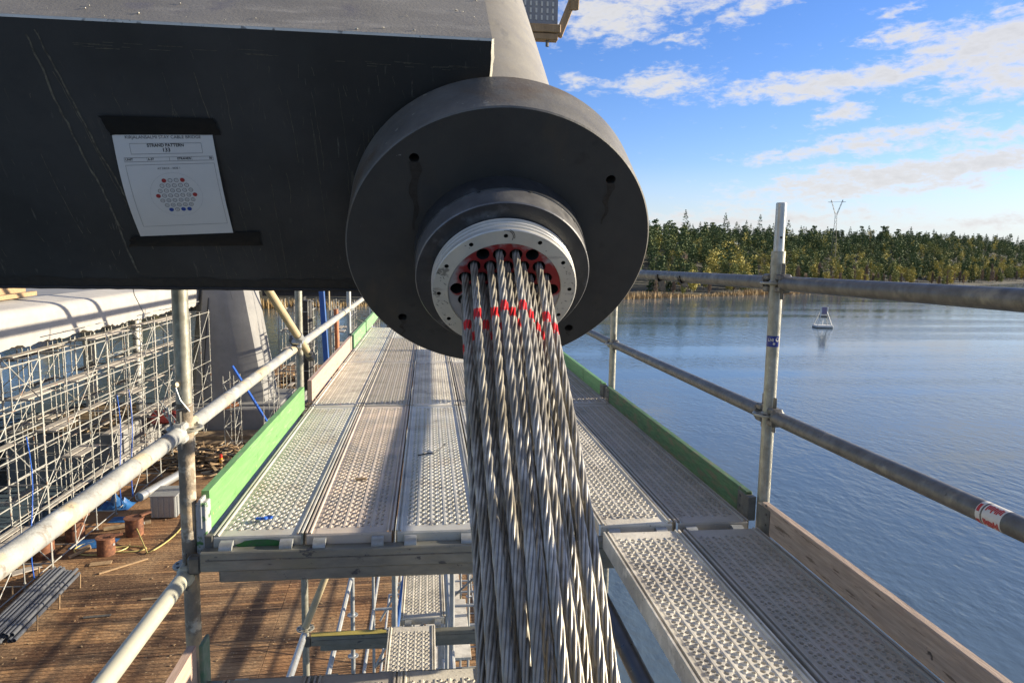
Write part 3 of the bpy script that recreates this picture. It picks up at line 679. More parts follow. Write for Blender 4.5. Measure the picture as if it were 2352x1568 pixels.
# ------------------------------------------------------------ black box beam
beam = thing('anchor_beam', 'black painted steel box beam running left from the round anchor', 'steel beam', tuple(A(-1, .08, -.6)))
bs_ = -.165
bm_ = MB()
u0, u1, v0, v1, w0, w1_ = -7.0, -.030, -.240, .405, bs_, -1.5
def sub_rect(mb, f, na, nb, mi):
    vs = [tuple(f(i/na, j/nb)) for i in range(na+1) for j in range(nb+1)]
    mb.add(vs, [(i*(nb+1)+j, (i+1)*(nb+1)+j, (i+1)*(nb+1)+j+1, i*(nb+1)+j+1) for i in range(na) for j in range(nb)], False, mi)
sub_rect(bm_, lambda a, b: A(u0+(u1-u0)*a, v0+(v1-.004-v0)*b, w0), 1, 1, 0)
sub_rect(bm_, lambda a, b: A(u0+(u1-u0)*a, v1, w0-.004+(w1_-w0)*b), 1, 1, 1)
sub_rect(bm_, lambda a, b: A(u0+(u1-u0)*a, v0, w0+(w1_-w0)*b), 1, 1, 0)
sub_rect(bm_, lambda a, b: A(u1, v0+(v1-v0)*a, w0+(w1_-w0)*b), 1, 1, 1)
sub_rect(bm_, lambda a, b: A(u0, v0+(v1-v0)*a, w0+(w1_-w0)*b), 1, 1, 1)
sub_rect(bm_, lambda a, b: A(u0+(u1-u0)*a, v0+(v1-v0)*b, w1_), 1, 1, 1)
bm_.obj('box_body', [BLKST, BLKTOP], beam)
# pale strip on the top arris and ragged wrap edge at the tube
m = MB(); m.add([tuple(A(x, v1-.004, w0+.0006)) for x in (u0, u1)]+[tuple(A(x, v1, w0-.0035)) for x in (u1, u0)], [(0, 1, 2, 3)]); m.obj('pale_edge', ALU, beam)
m = MB(); vs = []
rr = random.Random(4)
for i in range(14):
    t_ = i/13; vs += [tuple(A(u1-.001+.0015*rr.random(), v1-.17*t_, w0+.001)), tuple(A(u1+.004+.004*rr.random(), v1-.17*t_, w0-.004))]
m.add(vs, [(2*i, 2*i+1, 2*i+3, 2*i+2) for i in range(13)]); m.obj('wrap_edge', ALU, beam)
# chalky drips and scuffs on the dark face (real streaks of pale dirt)
m = MB(); rr = random.Random(12)
def streak(u, v, ln, wd, lean=0, k=12, wob=.003):
    vs = []; x = u
    for i in range(k+1):
        t_ = i/k; x += lean*ln/k+rr.uniform(-wob, wob)*.5; ww = wd*(.5+.5*rr.random())
        vs += [tuple(A(x-ww, v-ln*t_, bs_+.0007)), tuple(A(x+ww, v-ln*t_, bs_+.0007))]
    m.add(vs, [(2*i, 2*i+1, 2*i+3, 2*i+2) for i in range(k)])
streak(-.925, .37, .56, .0026, .16, 44, .005); streak(-.905, .38, .50, .0022, .19, 40, .0045); streak(-.90, .30, .3, .0009, .2, 20); streak(-.63, .31, .10, .0011, .12, 8, .002); streak(-.40, .28, .18, .0005, .05, 16)
streak(-.98, .12, .2, .0007, .1, 14); streak(-.80, .26, .13, .0006, .2, 10); streak(-.30, .2, .16, .0004, .02, 14); streak(-.34, .1, .2, .0004, .02, 14)
for i in range(26):
    streak(rr.uniform(-.75, -.1), rr.uniform(-.1, .36), rr.uniform(.06, .28), rr.uniform(.0003, .0007), rr.uniform(-.02, .08), 14, .002)
for i in range(130):
    streak(rr.uniform(-1.15, -.2), rr.uniform(-.22, .38), rr.uniform(.004, .03), rr.uniform(.0002, .0007), rr.uniform(-.3, .3), 3)
for i in range(36):
    u_ = rr.uniform(-.35, -.06) if i % 2 else rr.uniform(-.85, -.5); vs = [tuple(A(u_, .352-.02*(u_+.6)+rr.uniform(-.006, .006)+(.0 if i % 2 else .018), bs_+.0007)) for _ in (0,)]
    p = A(u_, .345+rr.uniform(-.008, .006)+(0 if i % 2 else .012), bs_+.0007); ln = rr.uniform(.01, .05)
    m.add([tuple(p), tuple(p+Vector((ln, 0, 0))), tuple(p+Vector((ln, 0, 0))+AV*.0007), tuple(p+AV*.0009)], [(0, 1, 2, 3)])
m.obj('chalk_streaks', mat('pale_dirt', (.20, .185, .14), (.07, .063, .05), s=90, rough=.9), beam)
# crumbs of grit on top
m = MB(); rr = random.Random(5)
for i in range(46):
    p = A(rr.uniform(-.9, -.05), v1+.002, bs_-.01-rr.random()**1.5*.3); s__ = rr.uniform(.0008, .0028)
    m.boxb(tuple(p), (s__*2, s__, s__), Matrix.Rotation(rr.uniform(0, 3), 3, 'Z'), .0005)
tag(m.obj('grit', mat('pale_grit', (.6, .56, .48)), None, tuple(A(-.5, v1, bs_))), 'pale crumbs of grit scattered on top of the black beam', 'grit', None, 'stuff')

# weld bead and rust line along the bottom edge, weld ring behind the flange
m = MB(); rr = random.Random(17)
m.sweep([A(-1.6+.02*i, v0+.003+rr.uniform(-.0008, .0008), bs_+.001) for i in range(79)], .004, 6); m.obj('weld_bead', mat('weld_bead', (.035, .03, .026), (.02, .018, .016), s=60, rough=.5), beam)
m = MB(); k = 70; vs = []
for i in range(k+1):
    u_ = -1.5+1.45*i/k; h_ = .020+.010*rr.random(); vs += [tuple(A(u_, v0+.009, bs_+.0008)), tuple(A(u_, v0+.009+h_, bs_+.0008))]
m.add(vs, [(2*i, 2*i+1, 2*i+3, 2*i+2) for i in range(k)]); m.obj('brown_grime', mat('brown_grime', (.030, .024, .017), (.022, .020, .017), s=25, rough=.7), beam)
m = MB()
for q in ((.028, -.5, 1.9), (.034, -.2, 1.2)):
    c0 = (BH[3][0], BH[3][1]); vs = []
    for i in range(13):
        a = q[1]+(q[2]-q[1])*i/12; vs += [tuple(A(c0[0]+(q[0]*.5)*cos(a), c0[1]+q[0]*.5*sin(a)-.002, .1446)), tuple(A(c0[0]+(q[0]*.5+.0012)*cos(a), c0[1]+(q[0]*.5+.0012)*sin(a)-.002, .1446))]
    m.add(vs, [(2*i, 2*i+1, 2*i+3, 2*i+2) for i in range(12)])
rr = random.Random(23)
for a0_ in (20, 5, -15, 165, 185, 200, 215):
    for j in range(9):
        a = radians(a0_+rr.uniform(-9, 9)); r_ = rr.uniform(.123, .147); x, y = r_*cos(a), r_*sin(a); dx, dy = rr.uniform(-.006, .006), rr.uniform(-.006, .006)
        m.add([tuple(A(x, y, .1446)), tuple(A(x+dx, y+dy, .1446)), tuple(A(x+dx+.0008, y+dy+.0008, .1446)), tuple(A(x+.0008, y+.0008, .1446))], [(0, 1, 2, 3)])
m.obj('pen_marks', INK, anc)
m = MB(); m.sweep([(-.80, 2.05, -.09), (-.795, 2.05, -.13), (-.775, 2.05, -.175), (-.752, 2.05, -.235)], .0011, 5)
tag(m.obj('thin_wire', GALV, None, (-.79, 2.05, -.12)), 'thin pale wire end hanging below the black beam before the pylon', 'wire')
# paper sheet and its two tapes
TL, TR, BRr, BLl = (-.822, .172), (-.617, .180), (-.6165, -.072), (-.828, -.086)
def PP(a, b, lift=0):   # a 0..1 left-right, b 0..1 top-bottom
    u = (TL[0]*(1-a)+TR[0]*a)*(1-b)+(BLl[0]*(1-a)+BRr[0]*a)*b
    v = (TL[1]*(1-a)+TR[1]*a)*(1-b)+(BLl[1]*(1-a)+BRr[1]*a)*b
    bow = .017*sin(pi*b)*(1.0-.55*a)+.0015
    return A(u, v, bs_+.001+bow+lift)
paper = thing('paper_sheet', 'white strand pattern sheet with coloured dots taped to the black beam', 'paper sheet', tuple(PP(.5, .5)))
m = MB(); na, nb = 10, 24
vs = [tuple(PP(i/na, j/nb)) for i in range(na+1) for j in range(nb+1)]
fs = [(i*(nb+1)+j, (i+1)*(nb+1)+j, (i+1)*(nb+1)+j+1, i*(nb+1)+j+1) for i in range(na) for j in range(nb)]
m.add(vs, fs, True); m.obj('sheet', PAPER, paper)
m = MB()
def line(a0, b0, a1, b1, w=.0022):
    k = 10; vs = []
    da, db = a1-a0, b1-b0; q = math.hypot(da, db); na_, nb_ = -db/q*w/2*1.0, da/q*w/2
    for i in range(k+1):
        t_ = i/k; vs += [tuple(PP(a0+da*t_+na_, b0+db*t_+nb_, .0004)), tuple(PP(a0+da*t_-na_, b0+db*t_-nb_, .0004))]
    m.add(vs, [(2*i, 2*i+1, 2*i+3, 2*i+2) for i in range(k)])
def rect(a0, b0, a1, b1, w=.0022): line(a0, b0, a1, b0, w); line(a1, b0, a1, b1, w); line(a1, b1, a0, b1, w); line(a0, b1, a0, b0, w)
def txt(s_, a, b, size, al='CENTER', bold=0): text_into(m, s_, size, lambda x, y: PP(a+x, b-y*.82, .0004), al, None, bold)
txt('KIRJALANSALMI STAY CABLE BRIDGE', .5, .038, .046)
rect(.155, .077, .87, .165); txt('STRAND PATTERN', .51, .106, .044, bold=.0012); txt('133', .51, .148, .056, bold=.0012)
rect(.075, .195, .965, .230); line(.30, .195, .30, .230); line(.525, .195, .525, .230); line(.75, .195, .75, .230)
txt('UNIT', .085, .219, .032, 'LEFT', .0008); txt('6-37', .31, .219, .032, 'LEFT', .0008); txt('STRANDS', .74, .219, .032, 'RIGHT', .0008); txt('30', .955, .219, .032, 'RIGHT', .0008)
rect(.075, .258, .965, .872); txt('AT DECK - SIDE 1', .5, .302, .030)
m.obj('printed_text', INK, paper)
m = MB(); md = MB(); mbz = MB(); num = 0
def circ(mb, a, b, r, filled, w=.002):
    k = 24 if not filled else 20
    if filled: mb.add([tuple(PP(a+r*cos(2*pi*i/k), b+r*.82*sin(2*pi*i/k), .0005)) for i in range(k)], [tuple(range(k))])
    else:
        vs = []
        for i in range(k):
            c, s_ = cos(2*pi*i/k), sin(2*pi*i/k); vs += [tuple(PP(a+r*c, b+r*.82*s_, .0005)), tuple(PP(a+(r-w)*c, b+(r-w)*.82*s_, .0005))]
        mb.add(vs, [(2*i, 2*i+1, (2*i+3) % (2*k), (2*i+2) % (2*k)) for i in range(k)])
for (r_, k, u, v) in hexp:
    a = .515+u/P_*.0625; b = .55-(v-.004)/(P_*.866)*.0485
    if (r_, k) in {(6, 0), (6, 2), (6, 3)}: circ(mbz, a, b, .024, True)
    elif (r_, k) in EMPTYH: circ(md, a, b, .024, True)
    else:
        num += 1; circ(m, a, b, .0225, False, .0042); text_into(m, str(num), .018, lambda x, y: PP(a+x, b+.005-y*.82, .0005))
circ(m, .515, .55, .265, False, .0008)
m.obj('strand_diagram', INK, paper); md.obj('red_dots', INKR, paper); mbz.obj('blue_dots', INKB, paper)
def tape(name, P4, label, seed, wr_=.0015):
    rr = random.Random(seed); m = MB(); na, nb = 26, 8
    vs = []
    for i in range(na+1):
        a = i/na; jag = (rr.uniform(-.003, .003), rr.uniform(-.003, .003))
        for j in range(nb+1):
            b = j/nb
            u = (P4[0][0]*(1-a)+P4[1][0]*a)*(1-b)+(P4[3][0]*(1-a)+P4[2][0]*a)*b
            v = (P4[0][1]*(1-a)+P4[1][1]*a)*(1-b)+(P4[3][1]*(1-a)+P4[2][1]*a)*b
            if i in (0, na): u += rr.uniform(-.003, .003)
            h = .003+wr_*(.5+.5*sin(a*60+b*9))*sin(pi*b)+rr.uniform(0, .0006)
            if i == 0: h += .003
            vs.append(tuple(A(u, v, bs_+h)))
    m.add(vs, [(i*(nb+1)+j, (i+1)*(nb+1)+j, (i+1)*(nb+1)+j+1, i*(nb+1)+j+1) for i in range(na) for j in range(nb)], True)
    tag(m.obj(name, BLKTAPE, None, tuple(A((P4[0][0]+P4[1][0])/2, P4[0][1], bs_))), label, 'tape')
tape('adhesive_tape', [(-.835, .213), (-.608, .215), (-.600, .1785), (-.824, .1705)], 'strip of black tape along the top of the white paper', 2)
tape('adhesive_tape', [(-.848, -.084), (-.556, -.064), (-.556, -.103), (-.862, -.112)], 'strip of black tape under the bottom edge of the white paper', 3, .003)
# ============================================================ NEAR SCAFFOLD WALKWAY
GRP = {'plank': 'steel scaffold planks of the walkway', 'post': 'scaffold posts of the walkway', 'rail': 'guard rails of the walkway', 'toe': 'toe boards of the walkway', 'trans': 'transoms under the scaffold planks'}
ZD = -1.03
def plank_meshes(Lp, wd=.31):
    h = wd/2
    d = MB()
    ic = .0242*wd/.31; strip = .0115*wd/.31; band = 2*.0192*wd/.31; x0 = -(5*band+4*strip)/2; cw = band/2
    n = int((Lp-.10)/ic); y0 = (Lp-n*ic)/2
    # flat strips between bands
    k5 = [x0+i*(band+strip) for i in range(5)]
    def quad(a, b, c, e, z=0.0, z2=None): d.add([(a, c, z), (b, c, z if z2 is None else z2), (b, e, z if z2 is None else z2), (a, e, z)], [(0, 1, 2, 3)])
    for i in range(4): # slightly raised ribs
        a = k5[i]+band; b = a+strip; mdl = (a+b)/2
        d.add([(a, y0, 0), (a+.002, y0, .0022), (b-.002, y0, .0022), (b, y0, 0), (a, Lp-y0, 0), (a+.002, Lp-y0, .0022), (b-.002, Lp-y0, .0022), (b, Lp-y0, 0)], [(0, 1, 5, 4), (1, 2, 6, 5), (2, 3, 7, 6)], True)
    def cell(cx, cy, hx, hy, up):
        ang = [radians(a) for a in (-135, -90, -45, 0, 45, 90, 135, 180)]
        out = [(-hx, -hy), (0, -hy), (hx, -hy), (hx, 0), (hx, hy), (0, hy), (-hx, hy), (-hx, 0)]
        if up: rg = [(.0088, .0), (.0068, .0042), (.0056, .0046), (.0054, -.003)]
        else: rg = [(.0086, .0), (.0078, -.0026), (.0072, -.003), (.0072, -.008)]
        vs = [(cx+a, cy+b, 0) for a, b in out]
        for r, z in rg: vs += [(cx+r*cos(t)*.88, cy+r*sin(t)*1.06, z) for t in ang]
        d.add(vs, [(q*8+i, q*8+(i+1) % 8, (q+1)*8+(i+1) % 8, (q+1)*8+i) for q in range(4) for i in range(8)], True)
    for bnd in range(5):
        for c in range(2):
            cx = k5[bnd]+cw*(c+.5)
            if c == 0:
                for i in range(n): cell(cx, y0+ic*(i+.5), cw/2, ic/2, (i+bnd) % 2 == 0)
            else:
                quad(cx-cw/2, cx+cw/2, y0, y0+ic/2); quad(cx-cw/2, cx+cw/2, y0+ic*(n-.5), y0+ic*n)
                for i in range(n-1): cell(cx, y0+ic*(i+1), cw/2, ic/2, (i+bnd) % 2 == 1)
    quad(x0, -x0, 0, y0); quad(x0, -x0, Lp-y0, Lp)
    # side profile: two ridges, skirt
    for sg in (-1, 1):
        pr = [(-x0, 0), (-x0+.004, -.001), (h-.0235, -.001), (h-.0215, .0052), (h-.0165, .0055), (h-.0145, -.0035), (h-.0095, -.0035), (h-.0075, .0050), (h-.0015, .0048), (h, .002), (h, -.058), (h-.012, -.060)]
        vs = [(sg*a, 0, z) for a, z in pr]+[(sg*a, Lp, z) for a, z in pr]; m_ = len(pr)
        d.add(vs, [(i, i+1, m_+i+1, m_+i) for i in range(m_-1)], False)
    for yy in (0, Lp): # end plates
        sg = 1 if yy else -1
        d.add([(-h+.006, yy, 0), (h-.006, yy, 0), (h-.006, yy+sg*.004, -.006), (-h+.006, yy+sg*.004, -.006), (h-.006, yy+sg*.004, -.052), (-h+.006, yy+sg*.004, -.052)], [(0, 1, 2, 3), (3, 2, 4, 5)])
    hk = []
    for e in (0, 1):
        for sx_ in (-1, 1):
            m = MB(); yy = Lp if e else 0; sg = 1 if e else -1; cx = sx_*(h-.055)
            # claw: rounded hook reaching over the transom
            pf = [(0, -.012), (.016, -.010), (.030, -.014), (.040, -.024), (.044, -.040), (.040, -.052), (.032, -.052), (.031, -.036), (.022, -.027), (0, -.027)]
            w_ = .022; nn = len(pf)
            vs = [(cx-w_, yy+sg*(a+.003), z) for a, z in pf]+[(cx+w_, yy+sg*(a+.003), z) for a, z in pf]
            m.add(vs, [(i, (i+1) % nn, nn+(i+1) % nn, nn+i) for i in range(nn)]+[tuple(range(nn)), tuple(range(2*nn-1, nn-1, -1))]); hk.append(m)
    return d, hk
PM = {}
def plank(x, y0, y1, z, m, label, wd=.31, grp='plank', gname=None, rx=0):
    Lp = round(y1-y0-.006, 3); key = (Lp, wd)
    if key not in PM:
        d, hk = plank_meshes(Lp, wd); PM[key] = (d.mesh('deck', PSTEEL, sharp=28), [q.mesh('claw', GALV) for q in hk])
    dm, hm = PM[key]
    t = thing('scaffold_plank', label, 'scaffold plank', (x, y0+.003, z), gname or GRP[grp])
    c = bpy.data.objects.new('deck', dm); COL.objects.link(c); c.parent = t
    if m is not PSTEEL: c.material_slots[0].link = 'OBJECT'; c.material_slots[0].material = m
    for q in hm:
        c = bpy.data.objects.new('claw', q); COL.objects.link(c); c.parent = t
    t.rotation_euler = (rx, 0, 0)
    return t
XS = [-.612, -.287, .040, .367]
YR = [(2.565, 4.735), (4.755, 6.65), (6.67, 8.54), (8.56, 9.72)]
rown = ['nearest row', 'second row', 'third row', 'farthest row']
cols = ['far left column', 'second column from the left', 'third column from the left', 'fourth column, mostly behind the cables', 'second column from the right', 'far right column']
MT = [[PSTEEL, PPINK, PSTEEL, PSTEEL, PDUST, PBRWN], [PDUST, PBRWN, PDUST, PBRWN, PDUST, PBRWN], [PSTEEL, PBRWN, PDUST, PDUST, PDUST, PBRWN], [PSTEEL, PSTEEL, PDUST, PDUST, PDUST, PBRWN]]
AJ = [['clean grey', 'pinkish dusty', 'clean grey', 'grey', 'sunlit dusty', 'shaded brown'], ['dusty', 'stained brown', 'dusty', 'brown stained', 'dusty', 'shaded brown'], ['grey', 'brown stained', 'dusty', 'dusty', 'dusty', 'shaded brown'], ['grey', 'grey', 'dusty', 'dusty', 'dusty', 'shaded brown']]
for r_, (a, b) in enumerate(YR):
    for c_i in range(6):
        x = XS[c_i] if c_i < 4 else (.7975, 1.103)[c_i-4]; w_ = .318 if c_i < 4 else .295
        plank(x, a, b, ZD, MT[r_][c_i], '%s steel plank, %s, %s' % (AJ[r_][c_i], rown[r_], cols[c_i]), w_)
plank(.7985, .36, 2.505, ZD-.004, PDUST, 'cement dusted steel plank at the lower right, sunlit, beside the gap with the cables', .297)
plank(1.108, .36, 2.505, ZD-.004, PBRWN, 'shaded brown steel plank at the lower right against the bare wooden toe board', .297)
def cross_label(): pass
# loose litter on the deck
m = MB(); rr = random.Random(3); c0 = (-.62, 2.70, ZD+.008)
for (dx, dy, dz, l_, w_, an) in ((0, 0, .006, .022, .010, .5), (.02, .004, .008, .016, .012, -.5), (-.022, .006, .004, .014, .008, .1), (.008, -.008, .010, .012, .01, 1.2)):
    m.boxb((c0[0]+dx, c0[1]+dy, c0[2]+dz), (l_*1.6, w_*1.5, .008), Matrix.Rotation(an, 3, 'Z') @ Matrix.Rotation(.4, 3, 'X'), .003)
tag(m.obj('litter', BLUEB, None, c0), 'crumpled bright blue scrap on the front left corner of the steel deck', 'litter')
m = MB(); m.sweep([(-.05, 3.52, ZD+.012), (0.0, 3.545, ZD+.016), (.03, 3.56, ZD+.010), (.06, 3.62, ZD+.014), (.09, 3.66, ZD+.03)], .0035, 6)
tag(m.obj('wire', BLKTAPE, None, (.02, 3.58, ZD)), 'short dark bent wire lying across the third steel plank', 'wire')
m = MB(); m.boxb((-.30, 3.17, ZD+.010), (.05, .014, .010), Matrix.Rotation(.1, 3, 'Z'), .003); tag(m.obj('wood_chip', WOODS, None, (-.30, 3.17, ZD)), 'small brown wood chip on the pinkish steel plank', 'wood chip')
# green overspray on the end plate of the first plank and others (paint film)
m = MB(); k = 14; m.add([(-.60+.085*cos(2*pi*i/k)*(1+.12*sin(i*3)), 2.5625-.0015, ZD-.032+.020*sin(2*pi*i/k)) for i in range(k)], [tuple(range(k))])
pm_ = MB(); 
gs = m.obj('green_spray', mat('green_spray_paint', (.035, .20, .035), (.06, .14, .06), s=60, rough=.6), None, (-.60, 2.56, ZD)); tag(gs, 'green sprayed patch on the front end plate of the leftmost plank', 'paint mark')

# --- toe boards
def toe(name_lab, x, y0, y1, m, inner, h=.15, z0=None, th=.028, fit=True, cat='toe board', gname=None):
    z0 = ZD-.008 if z0 is None else z0
    t = thing('toe_board', name_lab, cat, (x, y0, z0), gname or GRP['toe'])
    b = MB(); b.bb(x, x+th*(-inner), y0+.03, y1-.03, z0, z0+h, b=.003); b.obj('board', m, t)
    if fit:
        for yy, sg in ((y0, 1), (y1, -1)):
            f = MB(); f.bb(x+inner*.0025, x-inner*(th+.0025), yy, yy+sg*.10, z0-.004, z0+h-.012, b=.002)
            for zz in (.035, .075, .11):
                f.tube((x+inner*.002, yy+sg*.075, z0+zz), (x+inner*.0065, yy+sg*.075, z0+zz), .005, 8)
            f.obj('end_fitting', GALVD, t)
    return t
tl = toe('bright green toe board on the left edge of the nearest deck row', -.800, 2.62, 4.72, GREENL, 1, .152, fit=False)
m = MB(); m.bb(-.8345, -.7975, 2.595, 2.655, ZD-.075, ZD+.115, b=.003); m.bb(-.822, -.812, 2.592, 2.70, ZD+.02, ZD+.13, b=.002); m.obj('end_fitting', mat('paint_splashed_galv', (.56, .56, .60), (.42, .43, .46), s=20, rough=.55, metal=.2, spots=[(25, .56, .62, (.08, .22, .06)), (60, .64, .68, (.12, .12, .1))]), tl)
m = MB(); m.bb(-.796, -.768, 2.560, 2.59, ZD-.065, ZD+.005, b=.003); m.obj('hook', GALVD, tl)
toe('pinkish bare wood toe board on the left edge, between the green ones', -.790, 4.90, 7.55, PINKB, 1, .15, fit=False)
toe('pale green toe board on the left edge beyond the pink board', -.780, 7.60, 9.1, GREENP, 1, .15, fit=False)
toe('farthest pale green toe board on the left edge', -.778, 9.14, 12.2, GREENP, 1, .15, fit=False)
toe('moss stained green toe board on the right edge beside the nearest deck row', 1.262, 2.60, 4.92, GREENW, -1, .106)
toe('green toe board on the right edge beyond the moss stained one', 1.262, 4.98, 7.5, GREENL, -1, .106)
toe('bare pine toe board with knots in the lower right corner', 1.268, .30, 2.535, WOODB, -1, .108)

# --- posts with rosettes
def rosette(m, x, y, z, r=.0615):
    m.lathe(lambda a, b, c: Vector((x+a, y+b, z+c)), [(.0245, .011), (.030, .0045), (r-.003, .0045), (r, .002), (r, -.002), (r-.003, -.0045), (.030, -.0045), (.0245, -.011)], 24)
def rosette_holes(m, x, y, z):
    for k in range(8):
        a = k*pi/4; rr_ = .046; s_ = .0085 if k % 2 else .0065; cx, cy = x+rr_*cos(a), y+rr_*sin(a)
        for zz, o in ((z+.0049, 1), (z-.0049, -1)):
            m.add([(cx+s_*cos(2*pi*i/8*o), cy+s_*sin(2*pi*i/8*o), zz) for i in range(8)], [tuple(range(8))])
def post(x, y, z0, z1, label, m=GALV, ros=(), spig=0, lower=None, n=20, pr=.02415, grp='post', gname=None, rost=True):
    t = thing('scaffold_post', label, 'scaffold post', (x, y, z0), gname or GRP[grp])
    b = MB(); zt = z1-spig
    zs = lower[0] if lower else z0
    b.tube((x, y, zs), (x, y, zt), pr, n); b.obj('tube', m, t)
    if lower:
        b = MB(); b.tube((x, y, z0), (x, y, zs), pr+.0008, n); b.obj('lower_tube', lower[1], t)
    if spig:
        b = MB(); b.tube((x, y, zt-.02), (x, y, z1-.004), .0195, n); b.tube((x, y, z1-.004), (x, y, z1), .0195, n, .0175); b.obj('spigot', GALVB, t)
        b = MB(); b.tube((x, y, zt-.05), (x, y, zt+.004), .0262, n); b.obj('collar', m, t)
        b = MB(); zz = zt+.055; b.tube((x-.0025, y-.0200, zz), (x-.0025, y-.0188, zz), .0048, 10); b.obj('pin_hole', DARK, t)
    for z in ros:
        b = MB(); rosette(b, x, y, z); b.obj('rosette', m, t)
        if rost:
            b = MB(); rosette_holes(b, x, y, z); b.obj('rosette_holes', DARK, t)
    return t
RZ = [-.13, -.64, -1.15, -1.65, -2.15, -2.65, -3.15, -3.65]
def deep(z): return [z-.5*k for k in range(1, 22)]
post(-.862, 2.61, -15, .2, 'cement crusted near left post crossing the whole height beside the green board', GALVO, RZ, .2, (-.548, CEMP), pr=.0268)
post(-.858, 4.88, -15, .25, 'second left post carrying the clamp and cream brace', GALVO, RZ+deep(-3.65)[:12], .2)
post(-.858, 7.90, -15, .25, 'third left post beyond the pink toe board', GALV, RZ+deep(-3.65)[:12], .2, rost=False)
post(-.858, 10.9, -15, .25, 'fourth left post just beside the flange edge', GALVB, RZ, .2, rost=False)
post(1.322, 2.60, -15, .202, 'near right post with a bright sunlit edge and a blue sticker', GALVO, [-.10, -.61]+RZ[2:], .185)
post(1.322, 4.98, -15, .2, 'second right post just beyond the flange, water behind it', GALVO, [-.13, -.64]+RZ[2:], .185)
post(1.322, 7.6, -15, .2, 'third right post hidden beyond the flange', GALV, RZ, .185, rost=False)
post(1.322, .20, -15, .2, 'right post next to the viewer outside the picture', GALV, [-.08, -.59]+RZ[2:], .185, rost=False)

# --- rails with wedge heads
def rail(p0, p1, label, m=GALV, name='guard_rail', grp='rail', heads=(1, 1), r=.0272, gname=None, n=20):
    P0, P1 = Vector(p0), Vector(p1); d = (P1-P0).normalized()
    t = thing(name, label, name.replace('_', ' '), tuple((P0+P1)/2), gname or GRP[grp])
    a = P0+d*(.062 if heads[0] else 0); b_ = P1-d*(.062 if heads[1] else 0)
    b = MB(); b.tube(a, b_, r, n); b.obj('tube', m, t)
    rot = Matrix((d.cross(Vector((0, 0, 1))).normalized(), d, Vector((0, 0, 1)))).transposed()
    for q, sg, on in ((P0, 1, heads[0]), (P1, -1, heads[1])):
        if not on: continue
        b = MB()
        # cast head: tapering block above and below the rosette, open jaw
        for zc, hh in ((.022, .026), (-.022, .026)):
            b.boxb(q+d*sg*.050+Vector((0, 0, zc)), (.044, .052, hh), rot, .006)
        b.boxb(q+d*sg*.072, (.050, .030, .066), rot, .012)
        b.obj('wedge_head', m, t)
        b = MB(); c = q+d*sg*.046
        b.obox(c+Vector((0, 0, -.060)), c+Vector((0, 0, .075)), .006, .020, up=tuple(d), b=.001); b.obj('wedge', GALVD, t)
    return t
X1 = 1.322
rail((X1, .20, -.075), (X1, 2.60, -.100), 'top guard rail at the right, nearest length running out of the picture', GALVD)
rail((X1, 2.60, -.100), (X1, 4.98, -.130), 'top guard rail at the right between the post and the flange', GALVD)
rail((X1, 4.98, -.130), (X1, 7.6, -.13), 'top right guard rail beyond the flange', GALVD)
rail((X1, .20, -.580), (X1, 2.60, -.612), 'middle guard rail at the lower right with the red and white sticker', GALVD)
rail((X1, 2.60, -.612), (X1, 4.98, -.640), 'middle right guard rail between the two right posts', GALVD)
rail((X1, 4.98, -.640), (X1, 7.6, -.64), 'middle right guard rail beyond the second post', GALVD)
X0 = -.862
rail((X0, 0.2, -.640), (X0, 2.61, -.645), 'cement splashed guard rail rising from the left picture edge to the near left post', CEMT)
rail((X0, 2.61, -.645), (X0, 4.88, -.640), 'cement splashed guard rail between the near left post and the clamp', CEMT)
rail((X0, 4.88, -.640), (X0, 7.90, -.640), 'white splashed guard rail from the clamp to the third left post', CEMT)
rail((X0, 7.90, -.640), (X0, 10.9, -.640), 'farthest white guard rail on the left running behind the flange', CEMT)
rail((X0, 0.2, -1.150), (X0, 2.61, -1.165), 'yellowish low guard rail at the bottom left below the near left post', mat('yellowish_tube', (.60, .58, .46), (.50, .50, .43), s=7, rough=.55, metal=.2, spots=[(14, .62, .7, (.34, .33, .28))]))
rail((X0, 2.61, -1.150), (X0, 4.88, -1.150), 'ledger hidden behind the bright green toe board', GALV, 'ledger')
for a, b in ((4.88, 7.9), (7.9, 10.9)): rail((X0, a, -.13), (X0, b, -.13), 'top left guard rail above the splashed ones near %s toe board' % ('the pink' if a < 5 else 'the pale green'), GALV)
# black pipe under the near right planks
t = thing('black_pipe', 'dark pipe running down under the near right planks beside the strands', 'pipe', (.6, 1.6, -1.15))
m = MB(); m.tube((.585, 2.6, -1.16), (.585, .2, -1.16), .028, 20); m.obj('pipe', BLACKP, t)
m = MB(); m.tube((.575, 2.6, -1.42), (.555, .2, -1.42), .009, 8); tag(m.obj('orange_cable', ORANGE, None, (.56, 1.5, -1.42)), 'thin orange cable running below the dark pipe', 'cable')
# clamp and cream brace
t = thing('scaffold_brace', 'cream coloured diagonal brace tube clamped to the second left post', 'brace tube', (-.85, 4.5, -.4))
p0 = Vector((-.965, 4.10, -.09)); p1 = Vector((-.775, 4.80, -.70)); p0 = p0+(p0-p1)*.6
m = MB(); m.tube(p0, p1, .0242, 18); m.obj('tube', CREAM, t)
dd_ = (p1-p0).normalized(); rot = Matrix((dd_.cross(Vector((0, 0, 1))).normalized(), dd_, dd_.cross(Vector((0, 0, 1))).normalized().cross(dd_))).transposed()
m = MB(); m.boxb(p1, (.052, .055, .052), rot, .006); m.boxb(p1-dd_*.045+Vector((.012, -.01, .0)), (.03, .03, .03), rot, .006); m.obj('wedge_head', GALVD, t)
t = thing('coupler_clamp', 'bright steel swivel clamp joining the cream brace to the splashed rail', 'clamp', (-.86, 4.72, -.60))
c = p1-dd_*.22
